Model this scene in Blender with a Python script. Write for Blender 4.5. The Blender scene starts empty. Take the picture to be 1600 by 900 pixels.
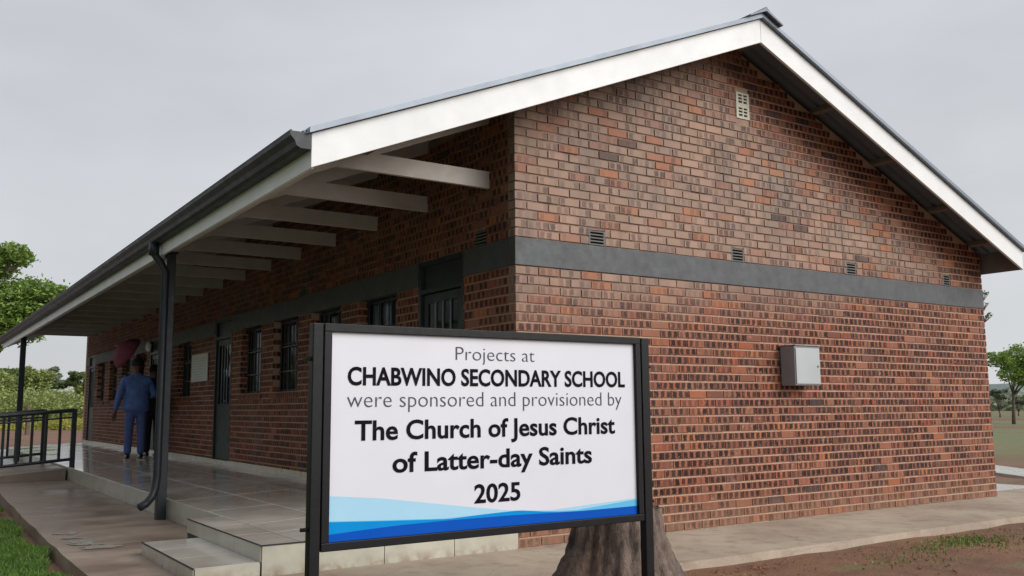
import bpy, math, random
import numpy as np
from mathutils import Vector, Matrix
R = math.radians
rnd = random.Random(7)
sc = bpy.context.scene
col = sc.collection

# ------------------------------------------------------------------ camera, world, sun, exposure
CAM = Vector((-4.3712, -6.504, 1.1631)); YAW, PITCH, ROLL, F = -0.5875, 0.1288, -0.0076, 1438.7
_fw = Vector((-math.sin(YAW)*math.cos(PITCH), math.cos(YAW)*math.cos(PITCH), math.sin(PITCH)))
_rt = Vector((math.cos(YAW), math.sin(YAW), 0)); _up = _rt.cross(_fw)
_R = _rt*math.cos(ROLL)+_up*math.sin(ROLL); _U = -_rt*math.sin(ROLL)+_up*math.cos(ROLL)
cd = bpy.data.cameras.new('camera'); cam = bpy.data.objects.new('camera', cd); col.objects.link(cam)
m = Matrix((_R, _U, -_fw)).transposed().to_4x4(); m.translation = CAM
cam.matrix_world = m
cd.sensor_width = 36; cd.lens = 36*F/1600; cd.clip_end = 3000; cd.clip_start = .05
sc.camera = cam
def px(u, v, d):                       # a far thing's place, read off the photograph once
    return CAM + (_fw + _R*((u-800)/F) - _U*((v-450)/F))*d
def proj(P):
    d = Vector(P)-CAM; z = d.dot(_fw)
    return (800+F*d.dot(_R)/z, 450-F*d.dot(_U)/z, z)

SUN_EL, SUN_AZ = 31, -28               # elevation; azimuth measured from -Y towards +X is negative of this
world = bpy.data.worlds.new('World'); sc.world = world; world.use_nodes = True
wt = world.node_tree; wt.nodes.clear()
def wn(t, **k):
    n = wt.nodes.new(t)
    for a, b in k.items(): setattr(n, a, b)
    return n
out = wn('ShaderNodeOutputWorld'); bg = wn('ShaderNodeBackground'); bg.inputs['Strength'].default_value = .1
sky = wn('ShaderNodeTexSky', sky_type='NISHITA', sun_disc=False)
sdir = Vector((math.sin(R(28))*math.cos(R(SUN_EL)), -math.cos(R(28))*math.cos(R(SUN_EL)), math.sin(R(SUN_EL))))
sky.sun_elevation = R(SUN_EL); sky.sun_rotation = math.atan2(sdir.x, sdir.y)
sky.dust_density = 4; sky.ozone_density = 1.5
tc = wn('ShaderNodeTexCoord'); mp = wn('ShaderNodeMapping'); mp.inputs['Scale'].default_value = (1, 1, 2.6)
nz = wn('ShaderNodeTexNoise'); nz.inputs['Scale'].default_value = 1.7; nz.inputs['Detail'].default_value = 5; nz.inputs['Roughness'].default_value = .5
sep = wn('ShaderNodeSeparateXYZ'); rmp = wn('ShaderNodeValToRGB')
rmp.color_ramp.elements[0].position = .0; rmp.color_ramp.elements[0].color = (.66, .675, .695, 1)
rmp.color_ramp.elements[1].position = .75; rmp.color_ramp.elements[1].color = (.55, .57, .615, 1)
nr = wn('ShaderNodeMapRange'); nr.inputs['From Min'].default_value = .3; nr.inputs['From Max'].default_value = .7
nr.inputs['To Min'].default_value = .86; nr.inputs['To Max'].default_value = 1.14
vm = wn('ShaderNodeVectorMath', operation='SCALE'); vs = wn('ShaderNodeVectorMath', operation='SCALE'); vs.inputs['Scale'].default_value = 4.2
mx = wn('ShaderNodeMix', data_type='RGBA'); mx.inputs['Factor'].default_value = .95
# the overcast is a little brighter towards the right of the photograph
dp = wn('ShaderNodeVectorMath', operation='DOT_PRODUCT'); dp.inputs[1].default_value = _R
dr = wn('ShaderNodeMapRange'); dr.inputs['From Min'].default_value = -.5; dr.inputs['From Max'].default_value = .5
dr.inputs['To Min'].default_value = .93; dr.inputs['To Max'].default_value = 1.12
mu = wn('ShaderNodeMath', operation='MULTIPLY')
L = wt.links.new
L(tc.outputs['Generated'], mp.inputs['Vector']); L(mp.outputs['Vector'], nz.inputs['Vector'])
L(tc.outputs['Generated'], sep.inputs[0]); L(sep.outputs['Z'], rmp.inputs['Fac'])
L(tc.outputs['Generated'], dp.inputs[0]); L(dp.outputs['Value'], dr.inputs['Value'])
L(nz.outputs['Fac'], nr.inputs['Value']); L(nr.outputs['Result'], mu.inputs[0]); L(dr.outputs['Result'], mu.inputs[1])
L(rmp.outputs['Color'], vm.inputs[0]); L(mu.outputs[0], vm.inputs['Scale']); L(vm.outputs[0], vs.inputs[0])
L(sky.outputs['Color'], mx.inputs['A']); L(vs.outputs[0], mx.inputs['B']); L(mx.outputs['Result'], bg.inputs['Color'])
L(bg.outputs[0], out.inputs['Surface'])
sl = bpy.data.lights.new('sun', 'SUN'); sl.energy = 1.4; sl.angle = R(50); sl.color = (1, .985, .965)
so = bpy.data.objects.new('sun', sl); col.objects.link(so); so.rotation_euler = sdir.to_track_quat('Z', 'Y').to_euler(); so.location = (0, -10, 15)
sc.view_settings.view_transform = 'Standard'; sc.view_settings.look = 'None'
sc.view_settings.exposure = 1.25; sc.view_settings.gamma = 1
sc.render.engine = 'CYCLES'; sc.cycles.diffuse_bounces = 1

# ------------------------------------------------------------------ materials
def lin(c):
    return tuple(((x/255)/12.92 if x <= 10 else ((x/255+.055)/1.055)**2.4) for x in c)+(1,)
class NT:
    def __init__(s, name):
        s.m = bpy.data.materials.new(name); s.m.use_nodes = True; s.t = s.m.node_tree; s.b = s.t.nodes['Principled BSDF']
    def n(s, t, ins=None, **k):
        n = s.t.nodes.new(t)
        for a, b in k.items(): setattr(n, a, b)
        for a, b in (ins or {}).items(): s.set(n, a, b)
        return n
    def set(s, n, a, b):
        if isinstance(b, bpy.types.NodeSocket): s.t.links.new(b, n.inputs[a])
        else: n.inputs[a].default_value = b
    def math(s, op, a, b=0.0, c=None, clamp=False):
        n = s.n('ShaderNodeMath', operation=op, use_clamp=clamp); s.set(n, 0, a); s.set(n, 1, b)
        if c is not None: s.set(n, 2, c)
        return n.outputs[0]
    def mix(s, f, a, b):
        n = s.n('ShaderNodeMix', data_type='RGBA'); s.set(n, 'Factor', f)
        for k, v in (('A', a), ('B', b)): s.set(n, k, v if isinstance(v, bpy.types.NodeSocket) else (v if len(v) == 4 else tuple(v)+(1,)))
        return n.outputs['Result']
    def mathmix(s, f, a, b): return s.math('ADD', s.math('MULTIPLY', s.math('SUBTRACT', 1.0, f), a), s.math('MULTIPLY', f, b))
    def noise(s, scale, vec=None, detail=3, rough=.55, out='Fac'):
        n = s.n('ShaderNodeTexNoise', {'Scale': scale, 'Detail': detail, 'Roughness': rough})
        if vec is not None: s.set(n, 'Vector', vec)
        return n.outputs[out]
    def rng(s, v, a, b, c=0.0, d=1.0, smooth=False):
        n = s.n('ShaderNodeMapRange', interpolation_type='SMOOTHSTEP' if smooth else 'LINEAR')
        for k, x in (('Value', v), ('From Min', a), ('From Max', b), ('To Min', c), ('To Max', d)): s.set(n, k, x)
        return n.outputs['Result']
    def pos(s): return s.n('ShaderNodeNewGeometry').outputs['Position']
    def sep(s, v):
        n = s.n('ShaderNodeSeparateXYZ'); s.set(n, 0, v); return n.outputs
    def comb(s, x, y, z):
        n = s.n('ShaderNodeCombineXYZ'); s.set(n, 0, x); s.set(n, 1, y); s.set(n, 2, z); return n.outputs[0]
    def bump(s, h, st=.3, d=.01):
        n = s.n('ShaderNodeBump', {'Strength': st, 'Distance': d, 'Height': h}); s.t.links.new(n.outputs[0], s.b.inputs['Normal'])
def plain(name, c, rough=.6, var=.12, scale=6, bump=0, metal=0, spec=.5, bscale=60):
    t = NT(name); p = t.pos(); f = t.noise(scale, p, 4)
    c = lin(c); a = tuple(x*(1-var) for x in c[:3]); b = tuple(min(1, x*(1+var)) for x in c[:3])
    t.set(t.b, 'Base Color', t.mix(t.rng(f, .3, .7), a, b))
    t.set(t.b, 'Roughness', t.rng(t.noise(scale*2.3, p), .3, .7, rough*.85, min(1, rough*1.15)))
    t.b.inputs['Metallic'].default_value = metal; t.b.inputs['Specular IOR Level'].default_value = spec
    if bump: t.bump(t.noise(bscale, p, 4), bump, .004 if bscale > 20 else .03)
    return t.m

CH = .0821; BL = .235
def brick_nodes(name, axis, mortar=False):
    t = NT(name); P = t.sep(t.pos()); u = t.math('ADD', P[0], P[1]); z = P[2]; pv = t.pos()
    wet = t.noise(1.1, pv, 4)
    # upper wall: wet sky sheen painted as paler brick, with rain wash, darker joints
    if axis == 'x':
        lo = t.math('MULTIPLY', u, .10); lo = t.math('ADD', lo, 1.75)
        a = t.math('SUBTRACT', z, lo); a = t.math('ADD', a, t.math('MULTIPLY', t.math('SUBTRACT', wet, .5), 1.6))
        upper_tone = t.rng(a, -.25, .75, smooth=True)
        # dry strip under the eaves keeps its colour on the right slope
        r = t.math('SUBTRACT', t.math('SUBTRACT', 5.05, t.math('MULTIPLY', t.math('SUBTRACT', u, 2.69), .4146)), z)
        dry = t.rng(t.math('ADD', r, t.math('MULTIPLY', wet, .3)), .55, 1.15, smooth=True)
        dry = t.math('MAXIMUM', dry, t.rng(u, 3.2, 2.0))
        upper_tone = t.math('MULTIPLY', upper_tone, dry)
    else:
        upper_tone = t.math('MAXIMUM', t.math('MULTIPLY', wet, .12), t.math('MULTIPLY', t.rng(z, 2.55, 2.65), .9 if mortar else .1))  # long wall: mortar mixed darker above the band, brick barely changed
    if mortar:
        c = t.mix(t.noise(9, pv), lin((188, 158, 136)), lin((162, 134, 114)))
        c = t.mix(t.math('MULTIPLY', upper_tone, t.rng(t.noise(6, pv, 4), .36, .6, .95, .45)), c, lin((84, 64, 58)))
        c = t.mix(t.math('MULTIPLY', upper_tone, t.rng(t.noise(3.1, pv, 5), .5, .62, 0, .7)), c, lin((132, 106, 96)))
        t.set(t.b, 'Base Color', c); t.b.inputs['Roughness'].default_value = .9
        t.bump(t.noise(140, pv), .5, .004); return t.m
    row = t.math('FLOOR', t.math('DIVIDE', z, CH))
    par = t.math('MODULO', t.math('ADD', row, 400), 2)
    uu = t.math('ADD', u, t.math('MULTIPLY', par, BL/2))
    bi = t.math('FLOOR', t.math('DIVIDE', uu, BL))
    wn1 = t.n('ShaderNodeTexWhiteNoise', {'Vector': t.comb(bi, row, 1.5)}, noise_dimensions='3D')
    wn2 = t.n('ShaderNodeTexWhiteNoise', {'Vector': t.comb(bi, row, 7.5)}, noise_dimensions='3D')
    rp = t.n('ShaderNodeValToRGB', {'Fac': wn1.outputs['Value']}); cr = rp.color_ramp; cr.interpolation = 'LINEAR'
    cols = [(0, (96, 56, 48)), (.12, (122, 74, 56)), (.4, (140, 88, 65)), (.7, (148, 97, 74)), (.84, (138, 70, 52)), (.95, (158, 92, 60)), (1, (174, 110, 70))]
    cr.elements[0].position = 0; cr.elements[0].color = lin(cols[0][1]); cr.elements[1].position = 1; cr.elements[1].color = lin(cols[-1][1])
    for p_, c_ in cols[1:-1]:
        e = cr.elements.new(p_); e.color = lin(c_)
    base = rp.outputs['Color']
    big = t.noise(2.2, pv, 3)
    base = t.mix(t.math('MULTIPLY', t.noise(38, pv, 4), .5), base, lin((120, 78, 66)))
    base = t.mix(t.rng(big, .55, .75, 0, .25), base, lin((180, 100, 60)))
    pale = t.mix(wn2.outputs['Value'], lin((168, 140, 123)), lin((148, 128, 112)))  # paler brick tones that carry the painted sheen
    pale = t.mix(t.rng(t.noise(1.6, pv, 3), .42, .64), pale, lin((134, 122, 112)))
    # marks burnt on the face where other bricks touched it in the kiln
    MW = BL/3
    jit = t.math('MULTIPLY', t.math('SUBTRACT', wn2.outputs['Value'], .5), .008)
    mm = t.math('DIVIDE', t.math('ADD', uu, jit), MW)
    mi = t.math('FLOOR', mm); mf = t.math('SUBTRACT', mm, mi)
    wn3 = t.n('ShaderNodeTexWhiteNoise', {'Vector': t.comb(mi, row, 3.5)}, noise_dimensions='3D')
    pres = t.math('MULTIPLY', t.rng(t.math('ADD', wn2.outputs['Value'], t.math('MULTIPLY', t.math('SUBTRACT', t.noise(.9, pv, 3), .5), .6)), .02, .16), t.rng(wn3.outputs['Value'], .02, .2, .25, 1))
    nn = t.math('MULTIPLY', t.math('SUBTRACT', t.noise(55, pv, 2), .5), .35)
    du = t.math('ABSOLUTE', t.math('SUBTRACT', mf, .5)); wd = t.rng(wn3.outputs['Value'], 0, 1, .24, .34); du = t.rng(t.math('SUBTRACT', t.math('ADD', du, nn), wd), -.05, .06, 1, 0)
    vf = t.math('SUBTRACT', t.math('DIVIDE', z, CH), row)
    dv = t.math('ABSOLUTE', t.math('SUBTRACT', vf, .5)); dv = t.rng(t.math('ADD', dv, nn), .30, .40, 1, 0)
    mark = t.math('MULTIPLY', t.math('MULTIPLY', du, dv), pres)
    mark = t.math('MULTIPLY', mark, t.rng(wn3.outputs['Value'], 0, 1, .75, 1))
    body = t.mix(t.math('MULTIPLY', upper_tone, t.rng(wn1.outputs['Value'], .80, .95, .82, .30)), base, pale)
    mk = t.mix(upper_tone, lin((30, 20, 20)), lin((78, 68, 66)))
    fac = t.math('MULTIPLY', mark, t.mathmix(upper_tone, .97, t.math('MULTIPLY', t.rng(wn3.outputs['Value'], .35, .6), t.rng(t.noise(2.1, pv, 4), .38, .6, .25, .85))))
    c = t.mix(fac, body, mk)
    # a few bricks are burnt dark all over
    c = t.mix(t.rng(wn1.outputs['Value'], .017, .014, 0, .7), c, lin((66, 54, 54)))
    # mortar smeared over the faces, and dull patches that run over several bricks
    sm = t.rng(t.noise(17, pv, 5, .65), .60, .68)
    c = t.mix(t.math('MULTIPLY', sm, .45), c, t.mix(upper_tone, lin((168, 138, 120)), lin((128, 112, 104))))
    c = t.mix(t.rng(t.noise(3.3, pv, 5, .6), .52, .70, 0, .38), c, lin((108, 84, 74)))
    # splash dirt near the ground
    c = t.mix(t.math('MULTIPLY', t.rng(z, .32, .0), t.rng(t.noise(7, pv), .35, .6, .3, .8)), c, lin((136, 104, 84)))
    t.set(t.b, 'Base Color', c); t.set(t.b, 'Roughness', t.rng(wet, .35, .65, .6, .9)); t.b.inputs['Specular IOR Level'].default_value = .22
    t.bump(t.noise(110, pv, 4), .55, .004)
    return t.m
M = {}
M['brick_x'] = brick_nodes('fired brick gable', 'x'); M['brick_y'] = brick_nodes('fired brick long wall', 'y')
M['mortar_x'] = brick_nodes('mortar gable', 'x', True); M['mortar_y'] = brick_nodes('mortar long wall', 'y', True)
M['white'] = plain('white painted board', (214, 214, 213), .5, .05, 3, .15)
M['timber'] = plain('off white painted timber', (190, 182, 174), .6, .1, 4, .2)
M['raw'] = plain('unpainted timber back', (118, 106, 96), .7, .15, 6, .3)
M['band'] = plain('grey painted concrete band', (70, 72, 74), .6, .2, 5, .3)
M['steel'] = plain('charcoal painted steel', (36, 40, 44), .42, .12, 8, spec=.35)
M['gutter'] = plain('charcoal gutter metal', (46, 47, 52), .5, .12, 4, spec=.35)
M['roof'] = plain('grey coated roof sheet', (112, 120, 130), .4, .1, 2, metal=.3)
M['ridge'] = plain('grey ridge flashing', (84, 90, 98), .4, .1, 4, metal=.3)
M['door'] = plain('dark grey door steel', (40, 45, 48), .45, .12, 4, spec=.35)
M['doorlight'] = plain('grey glazing bar', (92, 96, 100), .4, .1, 4)
M['plaster'] = plain('cream plaster', (190, 178, 158), .85, .06, 2)
M['darkfloor'] = plain('interior cement floor', (110, 104, 98), .6, .1, 2)
M['reflection_sheet'] = plain('pale curtain', (228, 234, 242), .8, .08, 6)
M['skirt'] = plain('cream tile skirting', (196, 188, 170), .3, .08, 3)
M['vent'] = plain('cement vent', (96, 96, 92), .8, .12, 20, .3)
M['ventw'] = plain('white vent', (190, 186, 172), .7, .08, 20, .3)
M['black'] = plain('dark void', (16, 15, 15), .9, .05)
M['box'] = plain('galvanised box steel', (132, 132, 136), .5, .07, 4, .1)
M['boxdoor'] = plain('light grey box door', (164, 169, 170), .45, .06, 3, .1)
M['frame'] = plain('black sign steel', (10, 10, 12), .45, .15, 10, .1, spec=.25)
M['panel'] = plain('white sign print', (200, 200, 207), .4, .02, 3)
M['ink'] = plain('dark ink', (8, 8, 18), .7, .05, spec=.1); M['inkl'] = plain('grey ink', (44, 44, 56), .5, .05)
M['wave1'] = plain('pale blue print', (150, 192, 214), .4, .03, 3); M['wave2'] = plain('cyan print', (0, 128, 196), .6, .05, 3, spec=.1)
M['wave3'] = plain('blue print', (0, 74, 168), .6, .05, 3, spec=.1); M['wave4'] = plain('light cyan print', (80, 168, 210), .4, .03, 3)
M['suit'] = plain('blue suit cloth', (80, 108, 162), .85, .16, 9, .9, bscale=13); M['trouser'] = plain('navy trouser cloth', (74, 92, 142), .85, .14, 14, .4)
M['dark'] = plain('dark suit cloth', (26, 28, 38), .85, .14, 14, .3)
M['skin'] = plain('brown skin', (92, 60, 46), .55, .08, 12); M['hair'] = plain('black hair', (14, 12, 12), .8, .2, 60, .5)
M['shoe'] = plain('black shoe leather', (20, 18, 18), .35, .1); M['sole'] = plain('pale shoe sole', (180, 172, 160), .6, .1)
M['eye'] = plain('eye white', (210, 205, 200), .3, .02)
M['umb'] = plain('maroon umbrella cloth', (124, 58, 72), .8, .12, 5); M['paper'] = plain('white notice paper', (200, 200, 192), .6, .05, 8)
M['rule'] = plain('grey printed rule', (150, 150, 146), .6, .05)
M['lamp'] = plain('white lamp glass', (226, 226, 222), .3, .03)
M['bark'] = plain('grey brown bark', (88, 76, 66), .9, .25, 7, .8)

def glass():
    t = NT('window glass'); t.b.inputs['Base Color'].default_value = lin((200, 210, 214)); t.b.inputs['Roughness'].default_value = .03
    t.b.inputs['Transmission Weight'].default_value = 1; t.b.inputs['IOR'].default_value = 1.1
    return t.m
M['glass'] = glass()
def tile_mat():
    t = NT('glazed cream floor tile wet'); p = t.pos(); oi = t.n('ShaderNodeObjectInfo').outputs['Random']
    c = t.mix(t.rng(t.noise(2.5, p, 5), .35, .65), lin((180, 174, 163)), lin((200, 194, 182)))
    c = t.mix(t.math('MULTIPLY', oi, .25), c, lin((140, 132, 122)))
    c = t.mix(t.rng(t.noise(.9, p, 4), .54, .68, 0, .35), c, lin((136, 120, 106)))
    t.set(t.b, 'Base Color', c); t.set(t.b, 'Roughness', t.rng(t.noise(1.3, p, 4),   .35, .65, .04, .20))
    t.bump(t.noise(5, p, 2), .05, .01); return t.m
M['tile'] = tile_mat()
def tile_edge():
    t = NT('cream tile riser'); p = t.pos()
    c = t.mix(t.rng(t.noise(3, p, 5), .35, .65), lin((164, 160, 144)), lin((184, 180, 165)))
    P = t.sep(p)
    c = t.mix(t.math('MULTIPLY', t.rng(P[2], .09, .0), t.rng(t.noise(11, p), .4, .65, 0, .8)), c, lin((132, 108, 88)))
    t.set(t.b, 'Base Color', c); t.b.inputs['Roughness'].default_value = .28; return t.m
M['riser'] = tile_edge()
M['grout'] = plain('dark grout', (70, 64, 58), .9, .1)
def concrete():
    t = NT('wet worn concrete'); p = t.pos(); P = t.sep(p)
    n1 = t.noise(.8, p, 6, .6); n2 = t.noise(5, p, 5, .6); n3 = t.noise(60, p, 3)
    c = t.mix(t.rng(n1, .35, .65), lin((150, 134, 118)), lin((178, 163, 144)))
    c = t.mix(t.rng(n2, .5, .72, 0, .55), c, lin((120, 96, 78)))
    c = t.mix(t.rng(n3, .4, .8, 0, .25), c, lin((96, 84, 74)))
    side = t.rng(P[0], -1.2, -1.9)      # the walk beside the veranda stands wet and stained with red mud
    sp = t.comb(t.math('MULTIPLY', P[0], .7), t.math('MULTIPLY', P[1], 1.6), 0)
    wetn = t.rng(t.noise(1.0, sp, 5), .34, .60)
    c = t.mix(t.math('MULTIPLY', side, .35), c, lin((132, 112, 98)))
    c = t.mix(t.math('MULTIPLY', t.math('MULTIPLY', side, wetn), .5), c, lin((100, 80, 68)))
    # mortar line and hair cracks along the edge
    v = t.n('ShaderNodeTexVoronoi', {'Scale': .9}, feature='DISTANCE_TO_EDGE'); t.set(v, 'Vector', t.n('ShaderNodeVectorMath', {0: p, 1: t.n('ShaderNodeVectorMath', {0: t.noise(2, p, 4, out='Color'), 'Scale': .35}, operation='SCALE').outputs[0]}, operation='ADD').outputs[0])
    c = t.mix(t.rng(v.outputs['Distance'], .005, .0, 0, .3), c, lin((60, 50, 44)))
    t.set(t.b, 'Base Color', c)
    r = t.math('SUBTRACT', .8, t.math('MULTIPLY', t.math('MULTIPLY', side, wetn), .5)); t.set(t.b, 'Roughness', r)
    t.bump(t.math('ADD', t.math('MULTIPLY', n2, .5), t.math('MULTIPLY', n3, .5)), .35, .006); return t.m
M['concrete'] = concrete()
M['palecon'] = plain('pale wet concrete', (172, 168, 160), .3, .16, 2, .1)
M['water'] = plain('puddle water', (110, 100, 90), .12, .1, 3, 0, spec=1.0)
def ripple():
    t = NT('rippled puddle with painted sky glint'); p = t.pos(); t.b.inputs['Base Color'].default_value = lin((158, 150, 138)); t.b.inputs['Roughness'].default_value = .1  # base colour lightened to imitate bright sky reflected in the puddle
    t.b.inputs['Specular IOR Level'].default_value = 1; t.bump(t.noise(26, p, 3), 1.0, .05); return t.m
M['water'] = ripple()
def soil():
    t = NT('red soil with grass field'); p = t.pos(); P = t.sep(p)
    n1 = t.noise(.35, p, 6, .6); n2 = t.noise(4, p, 6, .65); n3 = t.noise(45, p, 4)
    s = t.mix(t.rng(n2, .35, .65), lin((98, 68, 50)), lin((124, 90, 68)))
    s = t.mix(t.rng(n3, .4, .75, 0, .5), s, lin((86, 56, 40)))
    s = t.mix(t.rng(n1, .5, .7, 0, .6), s, lin((140, 100, 70)))
    g = t.mix(t.rng(n3, .3, .7), lin((84, 90, 52)), lin((116, 116, 74)))
    far = t.rng(t.n('ShaderNodeVectorMath', {0: p}, operation='LENGTH').outputs['Value'], 14, 24)
    sp = t.comb(t.math('MULTIPLY', P[0], 1.0), t.math('MULTIPLY', P[1], .45), 0)
    gm = t.math('MULTIPLY', t.rng(t.noise(.16, sp, 5), .40, .50), t.rng(t.math('SUBTRACT', P[0], t.math('MULTIPLY', P[1], .3)), -2, 4))
    gn = t.rng(t.noise(1.3, p, 5), .60, .66, 0, .6)
    lawn = t.math('MULTIPLY', t.rng(t.math('ADD', P[0], t.math('MULTIPLY', n2, .6)), -2.9, -3.15), t.rng(P[1], 15, 13))
    gm = t.math('MAXIMUM', t.math('MULTIPLY', gm, far), t.math('MAXIMUM', gn, lawn))
    t.set(t.b, 'Base Color', t.mix(gm, s, g)); t.set(t.b, 'Roughness', t.rng(n2, .3, .7, .65, .95))
    t.bump(t.math('ADD', t.math('MULTIPLY', n2, .7), t.math('MULTIPLY', n3, .4)), .7, .03); return t.m
M['soil'] = soil()
def leafm(name, a, b, sc_=.8):
    t = NT(name); p = t.pos(); at = t.n('ShaderNodeAttribute', attribute_name='tone').outputs['Fac']
    f = t.math('ADD', t.math('MULTIPLY', t.noise(sc_, p, 3), .6), t.math('MULTIPLY', at, .5))
    t.set(t.b, 'Base Color', t.mix(t.rng(f, .3, .8), lin(a), lin(b))); t.b.inputs['Roughness'].default_value = .6
    t.b.inputs['Subsurface Weight'].default_value = 0
    tr = t.n('ShaderNodeBsdfTranslucent'); tr.inputs['Color'].default_value = lin(b)
    ms = t.n('ShaderNodeMixShader'); ms.inputs[0].default_value = .25
    o = t.t.nodes['Material Output']; t.t.links.new(t.b.outputs[0], ms.inputs[1]); t.t.links.new(tr.outputs[0], ms.inputs[2]); t.t.links.new(ms.outputs[0], o.inputs['Surface'])
    return t.m
M['leaf'] = leafm('fresh green leaves', (74, 98, 38), (136, 164, 72)); M['leafd'] = leafm('deep green leaves', (58, 78, 42), (112, 134, 76))
M['leafo'] = leafm('olive scrub leaves', (92, 108, 54), (152, 164, 92), .3); M['leafy'] = leafm('yellow green weeds', (112, 116, 40), (156, 152, 62), .5)
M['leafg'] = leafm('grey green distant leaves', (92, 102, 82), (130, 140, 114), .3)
M['grass'] = leafm('lawn grass blades', (50, 78, 26), (104, 136, 52), 1.5)
M['hill'] = plain('hazy bush covered hill', (96, 108, 104), .95, .12, .02)  # bluish distance haze is mixed into this base colour

# ------------------------------------------------------------------ mesh helpers
class MB:
    def __init__(s): s.v = []; s.f = []
    def box(s, x0, x1, y0, y1, z0, z1):
        b = len(s.v); s.v += [(x, y, z) for x in (x0, x1) for y in (y0, y1) for z in (z0, z1)]
        s.f += [tuple(b+i for i in q) for q in ((0,1,3,2), (4,6,7,5), (0,4,5,1), (2,3,7,6), (0,2,6,4), (1,5,7,3))]; return s
    def prism(s, poly, axis, a, b_):                    # poly in the other two axes, extruded along axis from a to b_
        n = len(poly); b = len(s.v)
        def P(p, t): return {'x': (t, p[0], p[1]), 'y': (p[0], t, p[1]), 'z': (p[0], p[1], t)}[axis]
        s.v += [P(p, a) for p in poly]+[P(p, b_) for p in poly]
        s.f += [tuple(b+i for i in range(n))[::-1], tuple(b+n+i for i in range(n))]
        s.f += [(b+i, b+(i+1) % n, b+n+(i+1) % n, b+n+i) for i in range(n)]; return s
    def tube(s, pts, rad, n=10, cap=True, squash=None):
        pts = [Vector(p) for p in pts]; b = len(s.v)
        if not hasattr(rad, '__len__'): rad = [rad]*len(pts)
        u = None
        for i, p in enumerate(pts):
            t = (pts[min(i+1, len(pts)-1)]-pts[max(i-1, 0)]).normalized()
            if u is None: u = t.orthogonal().normalized()
            u = (u-t*u.dot(t)).normalized(); w = t.cross(u)
            for k in range(n):
                a = 2*math.pi*k/n; s.v.append(tuple(p+(u*math.cos(a)+w*math.sin(a))*rad[i]))
        for i in range(len(pts)-1):
            for k in range(n):
                s.f.append((b+i*n+k, b+i*n+(k+1) % n, b+(i+1)*n+(k+1) % n, b+(i+1)*n+k))
        if cap: s.f += [tuple(b+k for k in range(n))[::-1], tuple(b+(len(pts)-1)*n+k for k in range(n))]
        return s
    def poly(s, pts): b = len(s.v); s.v += [tuple(p) for p in pts]; s.f.append(tuple(range(b, b+len(pts)))); return s
    def mesh(s, name, mat, smooth=False):
        me = bpy.data.meshes.new(name); me.from_pydata(s.v, [], s.f); me.materials.append(mat)
        if smooth: me.polygons.foreach_set('use_smooth', [True]*len(me.polygons))
        me.update(); return me
    def build(s, name, mat, parent=None, smooth=False, loc=None, kind=None, bevel=0):
        o = bpy.data.objects.new(name, s.mesh(name, mat, smooth)); col.objects.link(o)
        if parent: o.parent = parent
        if loc: o.location = loc
        if kind: o['kind'] = kind
        if bevel:
            b = o.modifiers.new('bevel', 'BEVEL'); b.width = bevel; b.segments = 2; b.limit_method = 'ANGLE'
        return o
def tag(o, label=None, cat=None, group=None, kind=None):
    for k, v in (('label', label), ('category', cat), ('group', group), ('kind', kind)):
        if v: o[k] = v
    return o
def thing(name, loc, label, cat, group=None, rz=0):
    o = bpy.data.objects.new(name, None); col.objects.link(o); o.location = loc; o.rotation_euler.z = rz
    o.empty_display_size = .2
    return tag(o, label, cat, group)
def inst(name, me, parent=None, loc=(0,0,0), rot=(0,0,0), scale=(1,1,1)):
    o = bpy.data.objects.new(name, me); col.objects.link(o); o.parent = parent; o.location = loc; o.rotation_euler = rot; o.scale = scale; return o

# ------------------------------------------------------------------ dimensions
W, LEN = 7.3, 21.4
XR, ZR, XL, ZL, HB, G = 2.69, 5.0526, -2.048, 3.09, .2466, .4836
XE = 2*XR-XL; SL = (ZR-ZL)/(XR-XL)
YF, YB = -G, LEN+G
def ztop(x): return ZR-abs(x-XR)*SL            # top of the rafters = underside of sheet
B0, B1 = 29*CH, 32*CH                            # painted band
TH = .23

# ------------------------------------------------------------------ ground
def grid_sheet():
    xs = sorted(set([-600, -300, -120, -60, -30, -15]+[round(-8+i*.4, 2) for i in range(60)]+[18, 22, 28, 40, 60, 120, 300, 600]))
    ys = sorted(set([-300, -120, -60, -30, -15]+[round(-8+i*.4, 2) for i in range(50)]+[14, 17, 20, 24, 28, 35, 50, 80, 130, 250, 600, 900]))
    mb = MB(); r = random.Random(3)
    for y in ys:
        for x in xs:
            z = -.115+r.uniform(-.012, .012)
            if -.5 < x < 9 and -.2 < y < 22: z = -.14
            if -3 < x < 9.2 and -1.2 < y < 22.6: z = -.14
            if x < -3.2 or (y < -1.1 and -20 < y and x < 30): z += .05
            mb.v.append((x, y, z))
    n = len(xs)
    mb.f = [(j*n+i, j*n+i+1, (j+1)*n+i+1, (j+1)*n+i) for j in range(len(ys)-1) for i in range(n-1)]
    return mb
tag(grid_sheet().build('ground', M['soil'], smooth=True), kind='structure')

def rough_slab(name, outline, z1, z0, mat, kind='structure', jit=.010, step=.4, seed=1):
    r = random.Random(seed); pts = []
    for i in range(len(outline)):
        a = Vector(outline[i]); b = Vector(outline[(i+1) % len(outline)]); n = max(1, int((b-a).length/step))
        nrm = Vector((-(b-a).y, (b-a).x)).normalized()
        for k in range(n):
            p = a+(b-a)*k/n; pts.append(tuple(p+nrm*(r.uniform(-jit, jit) if k else 0)))
    mb = MB(); mb.prism(pts, 'z', z0, z1); return tag(mb.build(name, mat), kind=kind)
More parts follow.
